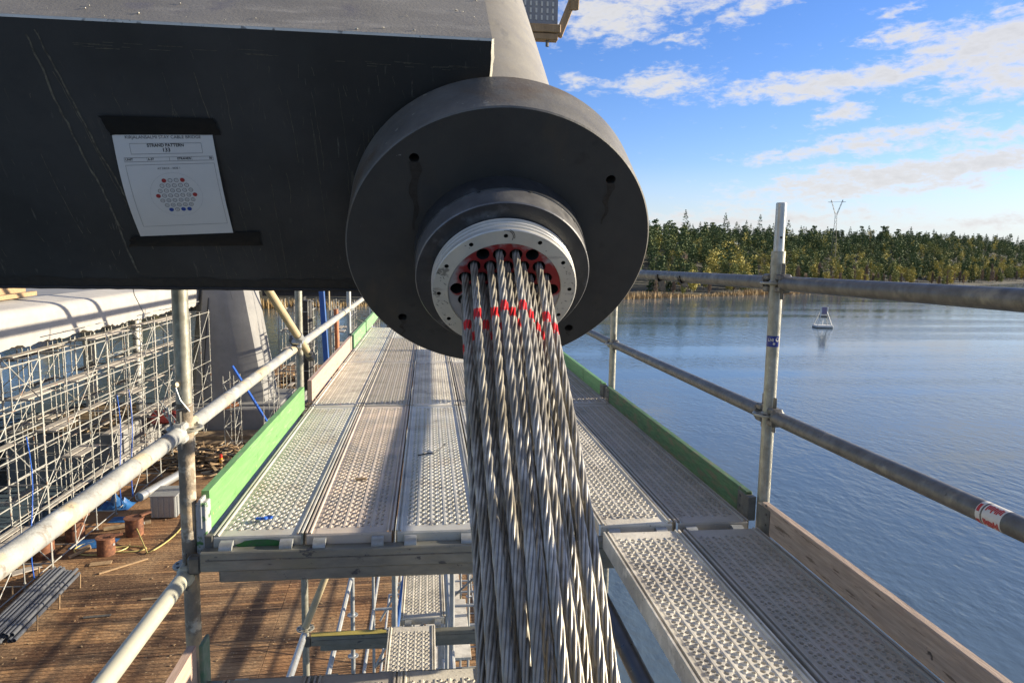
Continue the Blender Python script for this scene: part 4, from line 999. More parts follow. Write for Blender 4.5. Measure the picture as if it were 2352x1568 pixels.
m = MB(); m.tube(c-dd_*.028, c+dd_*.028, .032, 16); m.obj('collar', GALVB, t)
m = MB(); m.boxb(c+Vector((.0, -.034, -.022)), (.075, .018, .030), rot, .004); m.tube(c+Vector((.02, -.045, -.03)), c+Vector((.02, -.085, -.045)), .008, 8); m.boxb(c+Vector((.02, -.088, -.046)), (.024, .02, .024), rot, .004); m.obj('bolt', GALVB, t)
m = MB(); m.boxb(c+Vector((-.03, .03, -.02)), (.06, .06, .05), rot, .008); m.obj('half_clamp', GALVD, t)
# band and wire tie on near left post
t = thing('wire_tie', 'bent wire with a bolt head tied round the near left post', 'wire tie', (X0, 2.61, -.54))
m = MB(); m.sweep([(X0+.027*cos(a)-.0, 2.61-.027*sin(a), -.552-.016*a/2) for a in [i*.35 for i in range(-3, 12)]], .0016, 6); m.sweep([(X0+.024, 2.588, -.575), (X0-.0, 2.570, -.53), (X0-.012, 2.572, -.495), (X0-.016, 2.574, -.480)], .003, 6); m.obj('wire', GALV, t)
m = MB(); m.tube((X0-.022, 2.574, -.478), (X0-.006, 2.566, -.474), .0085, 8); m.obj('bolt', CREAM, t)
m = MB(); m.obox((X0-.030, 2.575, -.665), (X0-.042, 2.568, -.555), .016, .006, b=.002); tag(m.obj('steel_wedge', GALV, None, (X0-.03, 2.575, -.66)), 'tall loose steel wedge standing at the left of the near left post', 'wedge')
# tape strips hanging on the top right rail
for k, (yy, z_, h_) in enumerate(((3.98, -.122, .060), (3.62, -.118, .034))):
    m = MB()
    m.lathe(lambda a, b, c: Vector((X1+a, yy+c, z_+b)), [(.0280, -.010), (.0280, .012)], 18)
    h_ *= 1.25
    m.add([(X1-.034, yy-.034, z_+.012), (X1+.010, yy-.022, z_+.016), (X1+.012, yy-.030, z_-h_*.55), (X1-.024, yy-.040, z_-h_*.6), (X1+.026, yy-.026, z_-h_), (X1-.006, yy-.036, z_-h_*1.15)], [(0, 1, 2, 3), (3, 2, 4, 5)])
    tag(m.obj('rail_tape', BLKTAPE, None, (X1, yy, z_)), ('torn flap of black tape hanging from the top right rail near the flange', 'small black tape ring on the top right rail nearer the post')[k], 'tape')
# stickers
def wrap(x, y, z, r, z0, z1, a0, a1, m, n=16): # around vertical post
    q = MB(); vs = []
    for i in range(n+1):
        a = radians(a0+(a1-a0)*i/n); vs += [(x+r*cos(a), y+r*sin(a), z0), (x+r*cos(a), y+r*sin(a), z1)]
    q.add(vs, [(2*i, 2*i+2, 2*i+3, 2*i+1) for i in range(n)], True); return q
t = thing('post_sticker', 'blue sticker with white marks wrapped round the near right post', 'sticker', (X1, 2.6, -.32))
zc = -.322
wrap(X1, 2.6, 0, .0247, zc-.021, zc+.021, 165, 300, None).obj('film', mat('blue_sticker_film', (.012, .035, .30), (.010, .025, .22), s=60, rough=.3), t)
q = MB(); vs = []
rx_ = .02500
def onpost(s_, h): a = radians(s_); return (X1+rx_*cos(a), 2.6+rx_*sin(a), h)
text_into(q, 'LHI', .016, lambda x, y: onpost(195+x*2300, zc+.000+y), 'LEFT', None, .0004)
for cx, cz, rr_ in ((282, zc+.007, .0075), (252, zc-.009, .0045)): q.add([onpost(cx+rr_*2300*cos(2*pi*i/12), cz+rr_*1.1*sin(2*pi*i/12)) for i in range(12)], [tuple(range(12))])
q.obj('white_marks', WHTS, t)
t = thing('rail_sticker', 'torn white sticker with red print on the lower right rail', 'sticker', (X1, 1.45, -.596))
RP0, RP1 = Vector((X1, .20, -.580)), Vector((X1, 2.60, -.612)); RD = (RP1-RP0).normalized()
def onrail(y, a, r): # a degrees around, 180 = towards walkway, 90 up
    c = RP0+RD*((y-.20)/RD.y); up = Vector((0, -RD.z, RD.y)); return tuple(c+Vector((1, 0, 0))*(r*cos(radians(a)))+up*(r*sin(radians(a))))
def rpatch(q, y0, y1, a0, a1, r, n=12):
    vs = []
    for i in range(n+1):
        a = a0+(a1-a0)*i/n; vs += [onrail(y0, a, r), onrail(y1, a, r)]
    q.add(vs, [(2*i, 2*i+1, 2*i+3, 2*i+2) for i in range(n)], True)
q = MB(); rpatch(q, 1.425, 1.480, 60, 255, .0276); rpatch(q, 1.485, 1.500, 70, 255, .0276); q.obj('film', WHTS, t)
q = MB(); rr = random.Random(9)
for k in range(9):
    y_ = 1.430+.0052*k
    for a0 in (110, 190): 
        aa = a0+rr.uniform(-6, 6); rpatch(q, y_, y_+.0042, aa, aa+rr.uniform(26, 42), .0278, 4)
rpatch(q, 1.489, 1.498, 120, 165, .0278, 4); rpatch(q, 1.487, 1.499, 205, 250, .0278, 4)
q.obj('red_print', RED, t)

# --- transoms
def transom(x0, x1, y, z, label, double=True, m=GALV, yel=None, z2=None):
    t = thing('transom', label, 'transom', ((x0+x1)/2, y, z), GRP['trans'])
    b = MB()
    zz0, zz1 = (z, z) if z2 is None else (z, z2)
    b.obox((x0, y, zz0-.036), (x1, y, zz1-.036), .050, .072, b=.004); b.obj('channel', m, t)
    if double:
        b = MB(); b.obox((x0+.06, y+.004, zz0-.094), (x1-.06, y+.004, zz1-.094), .034, .050, b=.006); b.obj('lower_chord', m, t)
        b = MB(); b.obox((x0+.02, y-.0256, zz0-.030), (x1-.02, y-.0256, zz1-.030), .002, .004); b.obj('seam', GALVD, t)
    for xx, sg in ((x0, -1), (x1, 1)):
        b = MB(); b.boxb((xx+sg*.022, y, (zz0 if sg < 0 else zz1)-.05), (.046, .042, .066), None, .008); b.obj('wedge_head', GALVD, t)
    if yel:
        b = MB(); b.bb(yel[0], yel[1], y-.027, y+.027, z+.001, z+.004); b.obj('yellow_edge', YEL, t)
    return t
TRM = mat('stained_transom_steel', (.33, .33, .30), (.24, .24, .22), s=9, rough=.45, metal=.5, bump=.0003, st=(1, 3, 3), spots=[(3, .55, .65, (.28, .275, .22), (1, 1, 1)), (13, .62, .66, (.10, .105, .12), (1, 1, 2)), (60, .66, .72, (.12, .12, .12))])
transom(-.800, 1.262, 2.535, ZD-.036, 'double transom beam across the front end of the near planks', True, TRM)
for yy, nm in ((4.745, 'second'), (6.66, 'third'), (8.55, 'fourth'), (9.75, 'farthest')): transom(-.80, 1.26, yy, ZD-.065, 'transom beam under the %s joint of the steel deck' % nm, False, TRM)
t = transom(-.80, 1.26, 4.77, -2.64, 'lower transom with a yellow painted top edge below the walkway', True, TRM, (-.80, -.29))
# --- lower levels
gl = 'steel scaffold planks on the lower levels'
plank(-.110, 2.60, 4.715, -2.58, PDUST, 'nearer dusty steel plank of the lower level seen between the beams', .318, gname=gl)
plank(-.035, 4.83, 6.90, -2.58, PDUST, 'farther dusty steel plank of the lower level below the walkway', .318, gname=gl)
plank(.26, 2.9, 4.9, -4.6, PSTEEL, 'grey steel plank on a still lower level right of the dusty one', .318, gname=gl)
for k, x in enumerate((-.56, -.248, .052)): plank(x, -.05, 2.43, -1.50, (PBRWN, PBRWN, PDUST)[k], ('perforated brown plank at the bottom edge, left one', 'perforated brown plank at the bottom edge, middle one', 'sun flecked perforated plank at the bottom edge beside the strands')[k], .300, gname='steel planks of the lower near platform')
transom(-.80, .30, 2.46, -1.53, 'transom carrying the lower near platform', False, TRM)
tl = toe('pinkish toe board at the bottom left corner with a green splashed bracket', -.800, .3, 2.47, PINKB, 1, .15, -1.52, fit=False)
m = MB(); m.bb(-.792, -.778, 2.44, 2.52, -1.56, -1.372, b=.003); m.obj('bracket', mat('green_splashed_bracket', (.22, .26, .23), (.08, .20, .12), s=20, rough=.55), tl)
# --- support tower under the walkway
tower = thing('scaffold_tower', 'galvanised scaffold tower standing on the timber deck below the walkway', 'scaffold tower', (.2, 7, -15))
GT = mat('tower_steel', (.52, .53, .53), (.38, .39, .40), s=10, rough=.5, metal=.3, spots=[(6, .6, .68, (.50, .46, .30))])
TX = (-.30, .22, .74, 1.322); TY = (6.2, 7.9, 9.4, 10.9, 12.4, 13.9, 15.4)
ct = 0
for j, yy in enumerate(TY):
    for i, xx in enumerate(TX):
        if (i+j) % 2 and i in (0, 2): continue
        b = MB(); b.tube((xx, yy, -15), (xx, yy, -1.2 if j % 2 else -2.2), .0242, 10)
        for k in range(14): rosette(b, xx, yy, -2.65-.9*k, .055)
        b.obj('standard', GT, tower)
for z in (-3.65, -5.65, -7.65, -9.65, -11.65, -13.65):
    for yy in TY:
        if (z*10+yy*7) % 3 < 1.0: continue
        b = MB(); b.tube((-.858, yy, z), (1.322, yy, z), .0242, 8); b.obj('ledger', GT if yy > 7 else TRM, tower)
    for xx in (-.858, .22, 1.322):
        b = MB(); b.tube((xx, 4.88, z), (xx, 15.4, z), .0242, 8); b.obj('ledger', GT, tower)
rr = random.Random(8)
for k in range(26):
    z = -2.65-2*(k % 6); j = rr.randrange(0, 6); yy = TY[j]
    b = MB()
    if k % 3: b.tube((-.858, yy, z-2), (rr.choice((.22, 1.322)), yy, z), .020, 8)
    else: xx = rr.choice((-.858, .22, 1.322)); b.tube((xx, yy, z-2), (xx, TY[min(6, j+1)], z), .020, 8)
    b.obj('brace', GT, tower)
for (x, y, z) in ((.0, 9.5, -4.6), (.55, 11, -6.6), (.1, 13.5, -8.6)):
    b = MB(); b.bb(x-.16, x+.16, y, y+2, z-.05, z, b=.004); b.obj('deck_plank', PDUST, tower)
b = MB(); b.tube((-.845, 4.80, -2.60), (-.50, 4.95, -1.75), .0242, 12); b.tube((-.50, 4.95, -1.75), (-.40, 5.0, -1.5), .0242, 12); tag(b.obj('diagonal_brace', CREAM, None, (-.65, 4.9, -2.2)), 'pale diagonal tube rising from the yellow edged transom', 'brace tube')
b = MB(); b.tube((-.855, 4.80, -2.66), (-.872, 3.2, -2.66), .0242, 12); tag(b.obj('lower_guard_rail', GALVB, None, (-.86, 4, -2.66)), 'shiny low rail coming towards the viewer below the second left post', 'guard rail')
b = MB(); b.tube((-.45, 6.4, -4.6), (.05, 8.2, -1.6), .024, 10); tag(b.obj('blue_tube', BLUE, None, (-.2, 7, -3)), 'bright blue slanting tube inside the tower below the walkway', 'tube')
tw2 = thing('scaffold_tower', 'low scaffold tower with planks and stacked ledgers farther back on the deck', 'scaffold tower', (.4, 24, -15))
for yy in (17.5, 20, 22.5, 25, 27.5, 30, 32.5):
    for xx in (-.9, .5, 1.9, 3.3):
        b = MB(); b.tube((xx, yy, -15), (xx, yy, -9.2), .03, 8)
        for k in range(6): rosette(b, xx, yy, -14.6+.9*k, .06)
        b.obj('standard', GT, tw2)
for z in (-14.6, -12.9, -11.2, -9.6):
    for xx in (-.9, .5, 1.9, 3.3): b = MB(); b.tube((xx, 17.5, z), (xx, 32.5, z), .03, 8); b.obj('ledger', GT, tw2)
    for yy in (17.5, 20, 22.5, 25, 27.5, 30, 32.5): b = MB(); b.tube((-.9, yy, z), (3.3, yy, z), .03, 8); b.obj('transom', GT, tw2)
for (x, y0, y1, z) in ((-.65, 17.5, 25, -12.8), (-.3, 17.5, 25, -12.8), (.1, 20, 30, -11.1), (.7, 22.5, 32.5, -12.8), (1.05, 22.5, 30, -12.8), (2.2, 17.5, 32.5, -9.5), (2.6, 17.5, 27.5, -9.5)):
    b = MB(); b.bb(x-.16, x+.16, y0, y1, z, z+.05, b=.004); b.obj('deck_plank', PDUST, tw2)
for k in range(8):
    b = MB(); yy = 17.5+2.5*(k % 6); b.tube((-.9, yy, -14.6+1.7*(k % 3)), (-.9, yy+2.5, -12.9+1.7*(k % 3)), .025, 8); b.obj('brace', GT, tw2)
# timber formwork corner up above on the tube side
t = thing('timber_formwork', 'grey form panel with a timber frame corner above the flange against the sky', 'formwork', (.7, 5, 1.5))
m = MB(); m.bb(.30, .868, 5.0, 5.02, 1.53, 2.6); m.obj('panel', PLY, t)
m = MB()
rr = random.Random(3)
for i in range(7):
    for j in range(12): 
        if i*.045 < .40: m.bb(.60+i*.038, .613+i*.038, 4.996, 4.999, 1.56+j*.045, 1.59+j*.045)
m.obj('slots', WPAINT, t)
m = MB(); m.bb(.60, .885, 4.965, 5.06, 1.475, 1.528, b=.004); m.bb(.60, .87, 4.975, 5.05, 1.43, 1.472, b=.004); m.obj('bottom_timber', WOODL, t)
m = MB(); m.obox((.875, 5.0, 1.46), (.975, 5.0, 1.72), .05, .045, up=(0, 1, 0), b=.004); m.obox((.975, 4.96, 1.66), (.985, 5.10, 1.70), .06, .07, b=.004); m.obox((.95, 5.0, 1.70), (1.3, 5.0, 2.6), .05, .05, up=(0, 1, 0), b=.004); m.obj('strut', WOODL, t)
m = MB(); m.tube((.80, 5.0, 1.39), (.80, 5.0, 1.44), .012, 8); m.obj('bolt', GALVD, t)
# ============================================================ TIMBER WORK DECK, BRIDGE, FAR SCAFFOLDS
def deckmat():
    m = bpy.data.materials.new('timber_mats'); m.use_nodes = True; t = m.node_tree; n = t.nodes; l = t.links; b = n['Principled BSDF']
    g = n.new('ShaderNodeTexCoord')
    def mp(sc, loc=(0, 0, 0)):
        q = n.new('ShaderNodeMapping'); q.inputs['Scale'].default_value = sc; q.inputs['Location'].default_value = loc; q.inputs['Rotation'].default_value = (0, 0, radians(-2)); l.new(g.outputs['Object'], q.inputs[0]); return q.outputs[0]
    br = n.new('ShaderNodeTexBrick'); l.new(mp((1, 1, 1)), br.inputs['Vector'])
    br.inputs['Scale'].default_value = 1; br.inputs['Brick Width'].default_value = 5.1; br.inputs['Row Height'].default_value = .24; br.inputs['Mortar Size'].default_value = .02; br.offset = .0; br.inputs['Mortar Smooth'].default_value = .6; br.inputs['Bias'].default_value = 0
    br.inputs['Color1'].default_value = (.36, .20, .088, 1); br.inputs['Color2'].default_value = (.105, .058, .032, 1); br.inputs['Mortar'].default_value = (.022, .013, .007, 1)
    def nz(s, st, d=6): 
        q = n.new('ShaderNodeTexNoise'); q.inputs['Scale'].default_value = s; q.inputs['Detail'].default_value = d; l.new(mp(st), q.inputs['Vector']); return q.outputs['Fac']
    def rng(v, a, c, d=0, e=1):
        q = n.new('ShaderNodeMapRange'); q.inputs['From Min'].default_value = a; q.inputs['From Max'].default_value = c; q.inputs['To Min'].default_value = d; q.inputs['To Max'].default_value = e; l.new(v, q.inputs['Value']); return q.outputs[0]
    def mixc(f, a, c):
        q = n.new('ShaderNodeMix'); q.data_type = 'RGBA'; l.new(f, q.inputs[0])
        for k, z in ((6, a), (7, c)):
            if isinstance(z, tuple): q.inputs[k].default_value = (*z, 1)
            else: l.new(z, q.inputs[k])
        return q.outputs[2]
    c = mixc(rng(nz(.35, (1, 1, 1)), .42, .62, 0, .75), br.outputs['Color'], (.34, .215, .11))
    c = mixc(rng(nz(3, (1, 3, 1)), .55, .7, 0, .6), c, (.075, .042, .022))
    c = mixc(rng(nz(.22, (1, 1.6, 1), 4), .52, .60, 0, .72), c, (.085, .048, .027))
    c = mixc(rng(nz(9, (1, 1, 1)), .62, .70, 0, .8), c, (.52, .38, .21))
    c = mixc(rng(nz(.16, (1, 1, 1), 3), .5, .7, 0, .6), c, (.36, .165, .065))
    l.new(c, b.inputs['Base Color']); b.inputs['Roughness'].default_value = .85; b.inputs['Specular IOR Level'].default_value = .25
    h = n.new('ShaderNodeMath'); h.operation = 'MULTIPLY_ADD'; l.new(br.outputs['Fac'], h.inputs[0]); h.inputs[1].default_value = -1.2; l.new(nz(5, (1, 2.5, 1)), h.inputs[2])
    bp = n.new('ShaderNodeBump'); bp.inputs['Distance'].default_value = .05; l.new(h.outputs[0], bp.inputs['Height']); l.new(bp.outputs[0], b.inputs['Normal'])
    return m
G = -15.0
SC0 = GALV
m = MB(); m.bb(-20.3, 5.2, 12, 95, G-.9, G); struct(m.obj('ground', deckmat(), None, (0, 0, G)))
# long dark seams between mats : shallow joints
# bridge deck with white curved fascia
br_ = thing('bridge_deck', 'pale bridge deck edge with a rounded white fascia at the left', 'bridge deck', (-19, 40, -4))
m = MB(); rr = random.Random(2); prof = [(-19.3, -4.72), (-18.55, -4.62), (-18.50, -4.3), (-18.47, -3.8), (-18.45, -3.30), (-18.50, -3.10), (-18.62, -2.96), (-18.80, -2.88), (-18.9, -2.86), (-20.2, -2.66)]
ys = [0+.22*i for i in range(1040)]; vs = []
for y in ys:
    j = rr.uniform(-.07, .07)+.05*sin(y*1.9)
    for k, (x, z) in enumerate(prof):
        vs.append((x, y, z+(j if k < 2 else 0)+(.01*sin(y*.8+k))))
n_ = len(prof); m.add(vs, [(i*n_+k, (i+1)*n_+k, (i+1)*n_+k+1, i*n_+k+1) for i in range(len(ys)-1) for k in range(n_-1)], True)
o = m.obj('fascia', WHITEC, br_)
m = MB(); m.prism([(-20.2, -2.66), (-75, -2.4), (-75, -3.2), (-24, -4.9), (-19.3, -4.72)], 0, 228); m.obj('slab', CONC, br_)  # slab widened out of view so the water reflects darker
for k, y in enumerate((22, 26.1, 31, 35.2)):
    o = MB(); o.obox((-19.95, y, -2.50), (-20.02, y+3.9, -2.44), .30, .22, b=.02); o.obox((-20.4, y+.1, -2.34), (-20.5, y+3.7, -2.30), .4, .5, b=.02)
    tag(o.obj('timber_beam', WOODL, None, (-20, y, -2.5)), 'brown timber beam on the bridge deck edge, %s from the left' % ('first', 'second', 'third', 'fourth')[k], 'timber beam', 'timber beams on the bridge deck')
# walkway and stay cables added out of sight behind the flange to shade the fascia
t = thing('shadow_walkway', 'raised timber walkway hidden beyond the flange, added to shade the bridge fascia', 'walkway', (.5, 30, 1.4))
m = MB(); m.bb(0, 1.0, 14, 75, 1.38, 1.50, b=.01); m.obj('deck', WOODS, t)
for k in range(11): m = MB(); m.tube((.5, 15+6*k, -15), (.5, 15+6*k, 1.38), .04, 8); m.obj('leg', SC0, t)
for k, y in enumerate((36.2, 39.7, 58.0)):
    m = MB(); m.tube((.5, y-1.2, 7.3), (.5, y+8.5, -1.9), .17, 16); tag(m.obj('shadow_cable', DSTEEL, None, (.5, y+3.6, 2.7)), ('nearest dark cable pipe beyond the flange, added to shade the fascia', 'second dark cable pipe beyond the flange, added to shade the fascia', 'third dark cable pipe beyond the flange, added to shade the fascia')[k], 'stay cable', 'added shading cables beyond the flange')
# pylon leg
py = thing('bridge_pylon', 'tapering grey concrete pylon leg with a sunlit right edge beyond the scaffold', 'bridge pylon', (-16.2, 61, G))
m = MB()
def pyl(z):
    t_ = (z+12.6)/8.4; l_ = -19.75+.9*t_; r_ = -13.1-1.35*t_; return l_, r_
vs = []; zs = (-12.6, -4, 2, 12, 28)
for z in zs:
    a, b = pyl(min(z, 12)) if z < 12 else pyl(12)
    vs += [(a, 61.2, z), (a+.75, 60.0, z), (b-1.75, 60.0, z), (b-.36, 60.28, z), (b, 60.9, z), (b-.1, 64.2, z), (a, 64.2, z)]
m.add(vs, [(q*7+i, q*7+(i+1) % 7, (q+1)*7+(i+1) % 7, (q+1)*7+i) for q in range(len(zs)-1) for i in range(7)]+[tuple(range(28, 35))]); m.obj('leg', CONC, py)
m = MB(); m.bb(-21.5, -11.0, 58.3, 67, G-1, -12.75, b=.1); m.bb(-20.2, -12.0, 59.2, 66, -12.75, -12.58, b=.05); m.obj('footing', CONC, py)
m = MB(); m.tube((-18.35, 59.94, -12), (-17.6, 59.94, -4), .03, 6); m.obj('cable', DARK, py)
# second footing behind the scaffold, timber on it
t = thing('concrete_footing', 'low grey concrete footing with planks on top behind the scaffold at the left', 'concrete footing', (-23, 54, -16))
m = MB(); m.bb(-28, -20.9, 50, 60, -16.5, -12.55, b=.08); m.obj('block', CONC, t)
m = MB(); rr = random.Random(6)
for k in range(16): 
    y = 50.2+.55*k; m.obox((-27.8+rr.uniform(0, 2), y, -12.45), (-21.2-rr.uniform(0, 2), y+rr.uniform(-.3, .3), -12.42), .35, .12)
m.obj('timber_cover', WOODS, t)
# white steel support columns
for k, (x, y, w_) in enumerate(((-22.6, 58.5, .30), (-21.9, 56.5, .25), (-26.2, 58.5, .35))):
    t = thing('support_column', ('thick white steel support column with ring joints behind the scaffold', 'thinner white steel support column standing nearer', 'pale square support column farther left behind the scaffold')[k], 'support column', (x, y, -12.4), 'white support columns under the bridge')
    m = MB()
    if k < 2:
        m.tube((x, y, -12.4), (x, y, -4.4), w_, 14); m.obj('shaft', WPAINT, t)
        for z in range(8): q = MB(); q.tube((x, y, -11.9+z), (x, y, -11.82+z), w_*1.22, 14); q.obj('ring_joint', GALVD, t)
    else: m.bb(x-w_, x+w_, y-w_, y+w_, -12.4, -4.4, b=.03); m.obj('shaft', WPAINT, t)
m = MB(); m.boxb((-19.6, 55.0, -12.6), (1.8, 1.6, .8), Matrix.Rotation(.2, 3, 'Z'), .15); tag(m.obj('red_tank', mat('dull_red', (.30, .035, .03), (.16, .02, .02), s=2), None, (-19.6, 55, -13)), 'red tank half hidden behind the scaffold near the white columns', 'tank')

# --- the long birdcage scaffold beside the bridge
SC = mat('weathered_scaffold_tube', (.50, .50, .47), (.31, .31, .29), s=1.6, rough=.6, metal=.15, spots=[(3, .6, .66, (.30, .18, .11))])
SCW = mat('scaffold_deck_boards', (.58, .53, .47), (.40, .37, .33), s=1.5, rough=.8, spots=[(2, .63, .7, (.50, .26, .2))])
def cage(lab, xs, ys, z0, levels, ztop, seed, dense=1, boards=.6, gname='scaffold bays beside the bridge', braces=True, r=.030, brd_only=None, half=.5):
    rr = random.Random(seed)
    t = thing('scaffolding', lab, 'scaffolding', (xs[0], ys[0], z0), gname)
    for x in xs:
        for y in ys:
            b = MB(); b.tube((x, y, z0), (x, y, ztop+rr.uniform(-.25, .1)), r, 6)
            z = z0+.35
            while z < ztop: b.tube((x, y, z-.02), (x, y, z+.02), r*2.0, 6); z += .5
            b.tube((x, y, z0), (x, y, z0+.03), .09, 6); b.obj('standard', SC, t)
    for z in levels:
        for x in xs:
            b = MB(); b.tube((x, ys[0]-.15, z), (x, ys[-1]+.15, z), r, 6); b.obj('ledger', SC, t)
        for y in ys:
            b = MB(); b.tube((xs[0], y, z), (xs[-1], y, z), r, 6); b.obj('transom', SC, t)
        if z > z0+1 and len(xs) > 1:
            for i in range(len(ys)-1):
                if rr.random() < boards:
                    b = MB(); n = 1 if rr.random() < .5 else 2
                    for q in range(n):
                        x = xs[0]+(xs[1]-xs[0])*(.2+.32*q); b.bb(x-.20, x+.20, ys[i], ys[i+1], z+.03, z+.075)
                    b.obj('deck_board', SCW, t)
                if rr.random() < half:
                    b = MB(); b.tube((xs[-1], ys[i], z+1), (xs[-1], ys[i+1], z+1), r*.8, 6); b.obj('hand_rail', SC, t)
    if braces:
        for k in range(len(levels)-1):
            i = rr.randrange(0, len(ys)-1); b = MB()
            i = (k+seed) % (len(ys)-1)
            b.tube((xs[-1], ys[i], levels[k]), (xs[-1], ys[i+1], levels[k+1]), r*.85, 6); b.obj('brace', SC, t)
            b = MB(); yy = ys[(k*2+seed) % len(ys)]; b.tube((xs[0], yy, levels[k] if k % 2 else levels[k+1]), (xs[-1], yy, levels[k+1] if k % 2 else levels[k]), r*.85, 6); b.obj('brace', SC, t)
    return t
YS = [27.3+2.3*i for i in range(15)]
LV = [-14.8, -13.0, -11.0, -9.05, -7.02, -5.1]
segs = [(0, 3, 'nearest bay of scaffolding at the left picture edge above the pipe bundle'), (3, 6, 'second section of scaffolding at the left, over the rusty bollards'), (6, 9, 'third section of scaffolding at the left in front of the low footing'), (9, 12, 'fourth section of scaffolding, in front of the white columns'), (12, 14, 'last section of the long scaffold, next to the near left post')]
for a, b, lab in segs:
    ys = YS[a:b+1] if a == 0 else [y for y in YS[a:b+1]][0:]
    if a: ys = [YS[a]+.06]+YS[a+1:b+1]
    cage(lab, (-19.15, -17.5), ys, G, LV, -4.75, a+1)
for k, (a, b) in enumerate(((26, 34.5), (35, 43.5), (44, 52.5), (53, 60))):
    ys = [a+(b-a)*i/3 for i in range(4)]
    cage(('rear row of the left scaffold behind the nearest bay', 'rear row of the left scaffold behind the second and third bays', 'rear row of the left scaffold above the low footing', 'rear row of the left scaffold around the white columns')[k], (-23.4, -21.2), ys, G-1.4, [-14.2, -12.2, -10.2, -8.2, -6.2], -5.0, 31+k, boards=.45, gname='rear scaffold rows under the bridge', half=.4)
for k, (x, y, lab) in enumerate(((-18.3, 52.3, 'narrow scaffold frame left of the pylon foot'), (-14.9, 53.5, 'narrow scaffold frame in front of the middle of the pylon foot'), (-12.3, 54.5, 'narrow scaffold frame right of the pylon foot'))):
    cage(lab, (x, x+.75), (y, y+1.8), G, [-14.6, -13.1, -11.5, -9.8], -9.2, 11+k, boards=.0, gname='scaffold frames at the pylon foot', half=0, r=.026)
cage('tangle of scaffolding between the pylon and the blue strut', (-13.4, -12.0, -10.8), [66, 67.5, 69, 71], G, [-13, -11, -9.2, -7.4, -5.6], -4.6, 21, boards=.5, gname='scaffolding beyond the pylon', r=.04)
cage('dense scaffolding behind the orange post', (-8.2, -6.6, -5.0), [62, 63.6, 65.2, 67], G, [-13, -11.5, -10, -8.5, -7, -5.6], -4.4, 23, boards=.6, gname='scaffolding beyond the pylon', r=.035)
cage('scaffolding at the far edge of the work deck beside the flange', (-4.2, -2.6), [58, 60, 62], G, [-13, -11, -9, -7, -5.4], -4.5, 25, boards=.6, gname='scaffolding beyond the pylon', r=.035)
# dark cross girder and its deck beyond
t = thing('cross_girder', 'dark steel girder line with railings crossing behind the scaffolds', 'steel girder', (-8, 72, -4))
m = MB(); m.bb(-16, 8, 71.6, 73, -4.55, -3.95, b=.03); m.bb(-16, 8, 71.2, 73.6, -3.95, -3.85); m.obj('girder', DSTEEL, t)
m = MB()
for k in range(17): m.tube((-16+1.5*k, 71.3, -3.85), (-16+1.5*k, 71.3, -1.8), .05, 6)
for z in (-3.3, -2.6, -1.9): m.tube((-16, 71.3, z), (8, 71.3, z), .045, 6)
m.obj('railing', GALV, t)
for k in range(12): m = MB(); m.bb(-15.5+2*k, -14.7+2*k, 71.9, 72.9, -3.84, -3.2+.25*(k % 3)); m.obj('form_box', DSTEEL, t)
for k, (x, y, r_) in enumerate(((-10.9, 66.5, .42), (-3.3, 64.5, .40), (-12.6, 74, .35))):
    t = thing('steel_pile', ('thick dark steel pile beyond the second left post', 'thick dark steel pile close to the flange edge', 'dark steel pile in the tangle beyond the pylon')[k], 'steel pile', (x, y, G), 'dark steel piles beyond the pylon')
    m = MB(); m.tube((x, y, G), (x, y, -4.6), r_, 16); m.obj('shaft', DSTEEL, t)
    m = MB(); m.tube((x, y, -4.7), (x, y, -4.58), r_*1.3, 16); m.obj('cap_plate', DSTEEL, t)
t = thing('blue_strut', 'bright blue steel strut standing beyond the splashed rail', 'strut', (-7.1, 50, -15))
m = MB(); m.obox((-6.75, 50, -12.4), (-7.32, 50, -1.2), .36, .36, up=(0, 1, 0), b=.03); m.obj('shaft', BLUE, t)
m = MB(); m.obox((-6.70, 50, -12.9), (-6.75, 50, -12.4), .6, .6, up=(0, 1, 0), b=.03); m.bb(-7.0, -6.4, 49.7, 50.3, G, -12.8, b=.05); m.obj('base', DSTEEL, t)
t = thing('orange_post', 'orange painted steel post just right of the blue strut', 'post', (-6.6, 52, -15))
m = MB(); m.tube((-6.35, 52, G), (-6.55, 52, -4.2), .16, 12); m.obj('shaft', ORANGE, t)
m = MB(); m.tube((-6.85, 52, G), (-7.05, 52, -1.5), .06, 8); m.obj('side_tube', CREAM, t)
t = thing('yellow_beam', 'slanting yellow steel beam behind the pale green toe board', 'beam', (-3.4, 44, -10))
m = MB(); m.obox((-5.2, 42, -12.6), (-2.7, 42, -6.6), .42, .25, up=(0, 1, 0), b=.02); m.obj('beam', YEL, t)
m = MB(); m.obox((-5.6, 42.1, -12.6), (-3.2, 42.1, -6.2), .10, .25, up=(0, 1, 0), b=.02); m.obj('edge_rail', GALVD, t)
m = MB(); m.tube((-8.5, 36, -9.2), (-2.2, 36, -5.0), .09, 8); tag(m.obj('raking_tube', GALVD, None, (-5, 36, -7)), 'long grey raking tube crossing low behind the splashed rail', 'tube')
m = MB(); m.tube((-14.5, 54.6, -8.7), (-11.8, 55.4, -14.0), .10, 8); tag(m.obj('blue_prop', BLUEB, None, (-13, 55, -12)), 'slanting bright blue prop in front of the pylon foot', 'prop')
t = thing('orange_tube', 'rusty orange tube lying across the dark edge in front of the pylon foot', 'tube', (-16.5, 56.5, -12.4)); m = MB(); m.tube((-18.0, 56.6, -12.9), (-14.9, 57.6, -12.2), .18, 10, bore=.13); m.obj('tube', ORANGE, t)
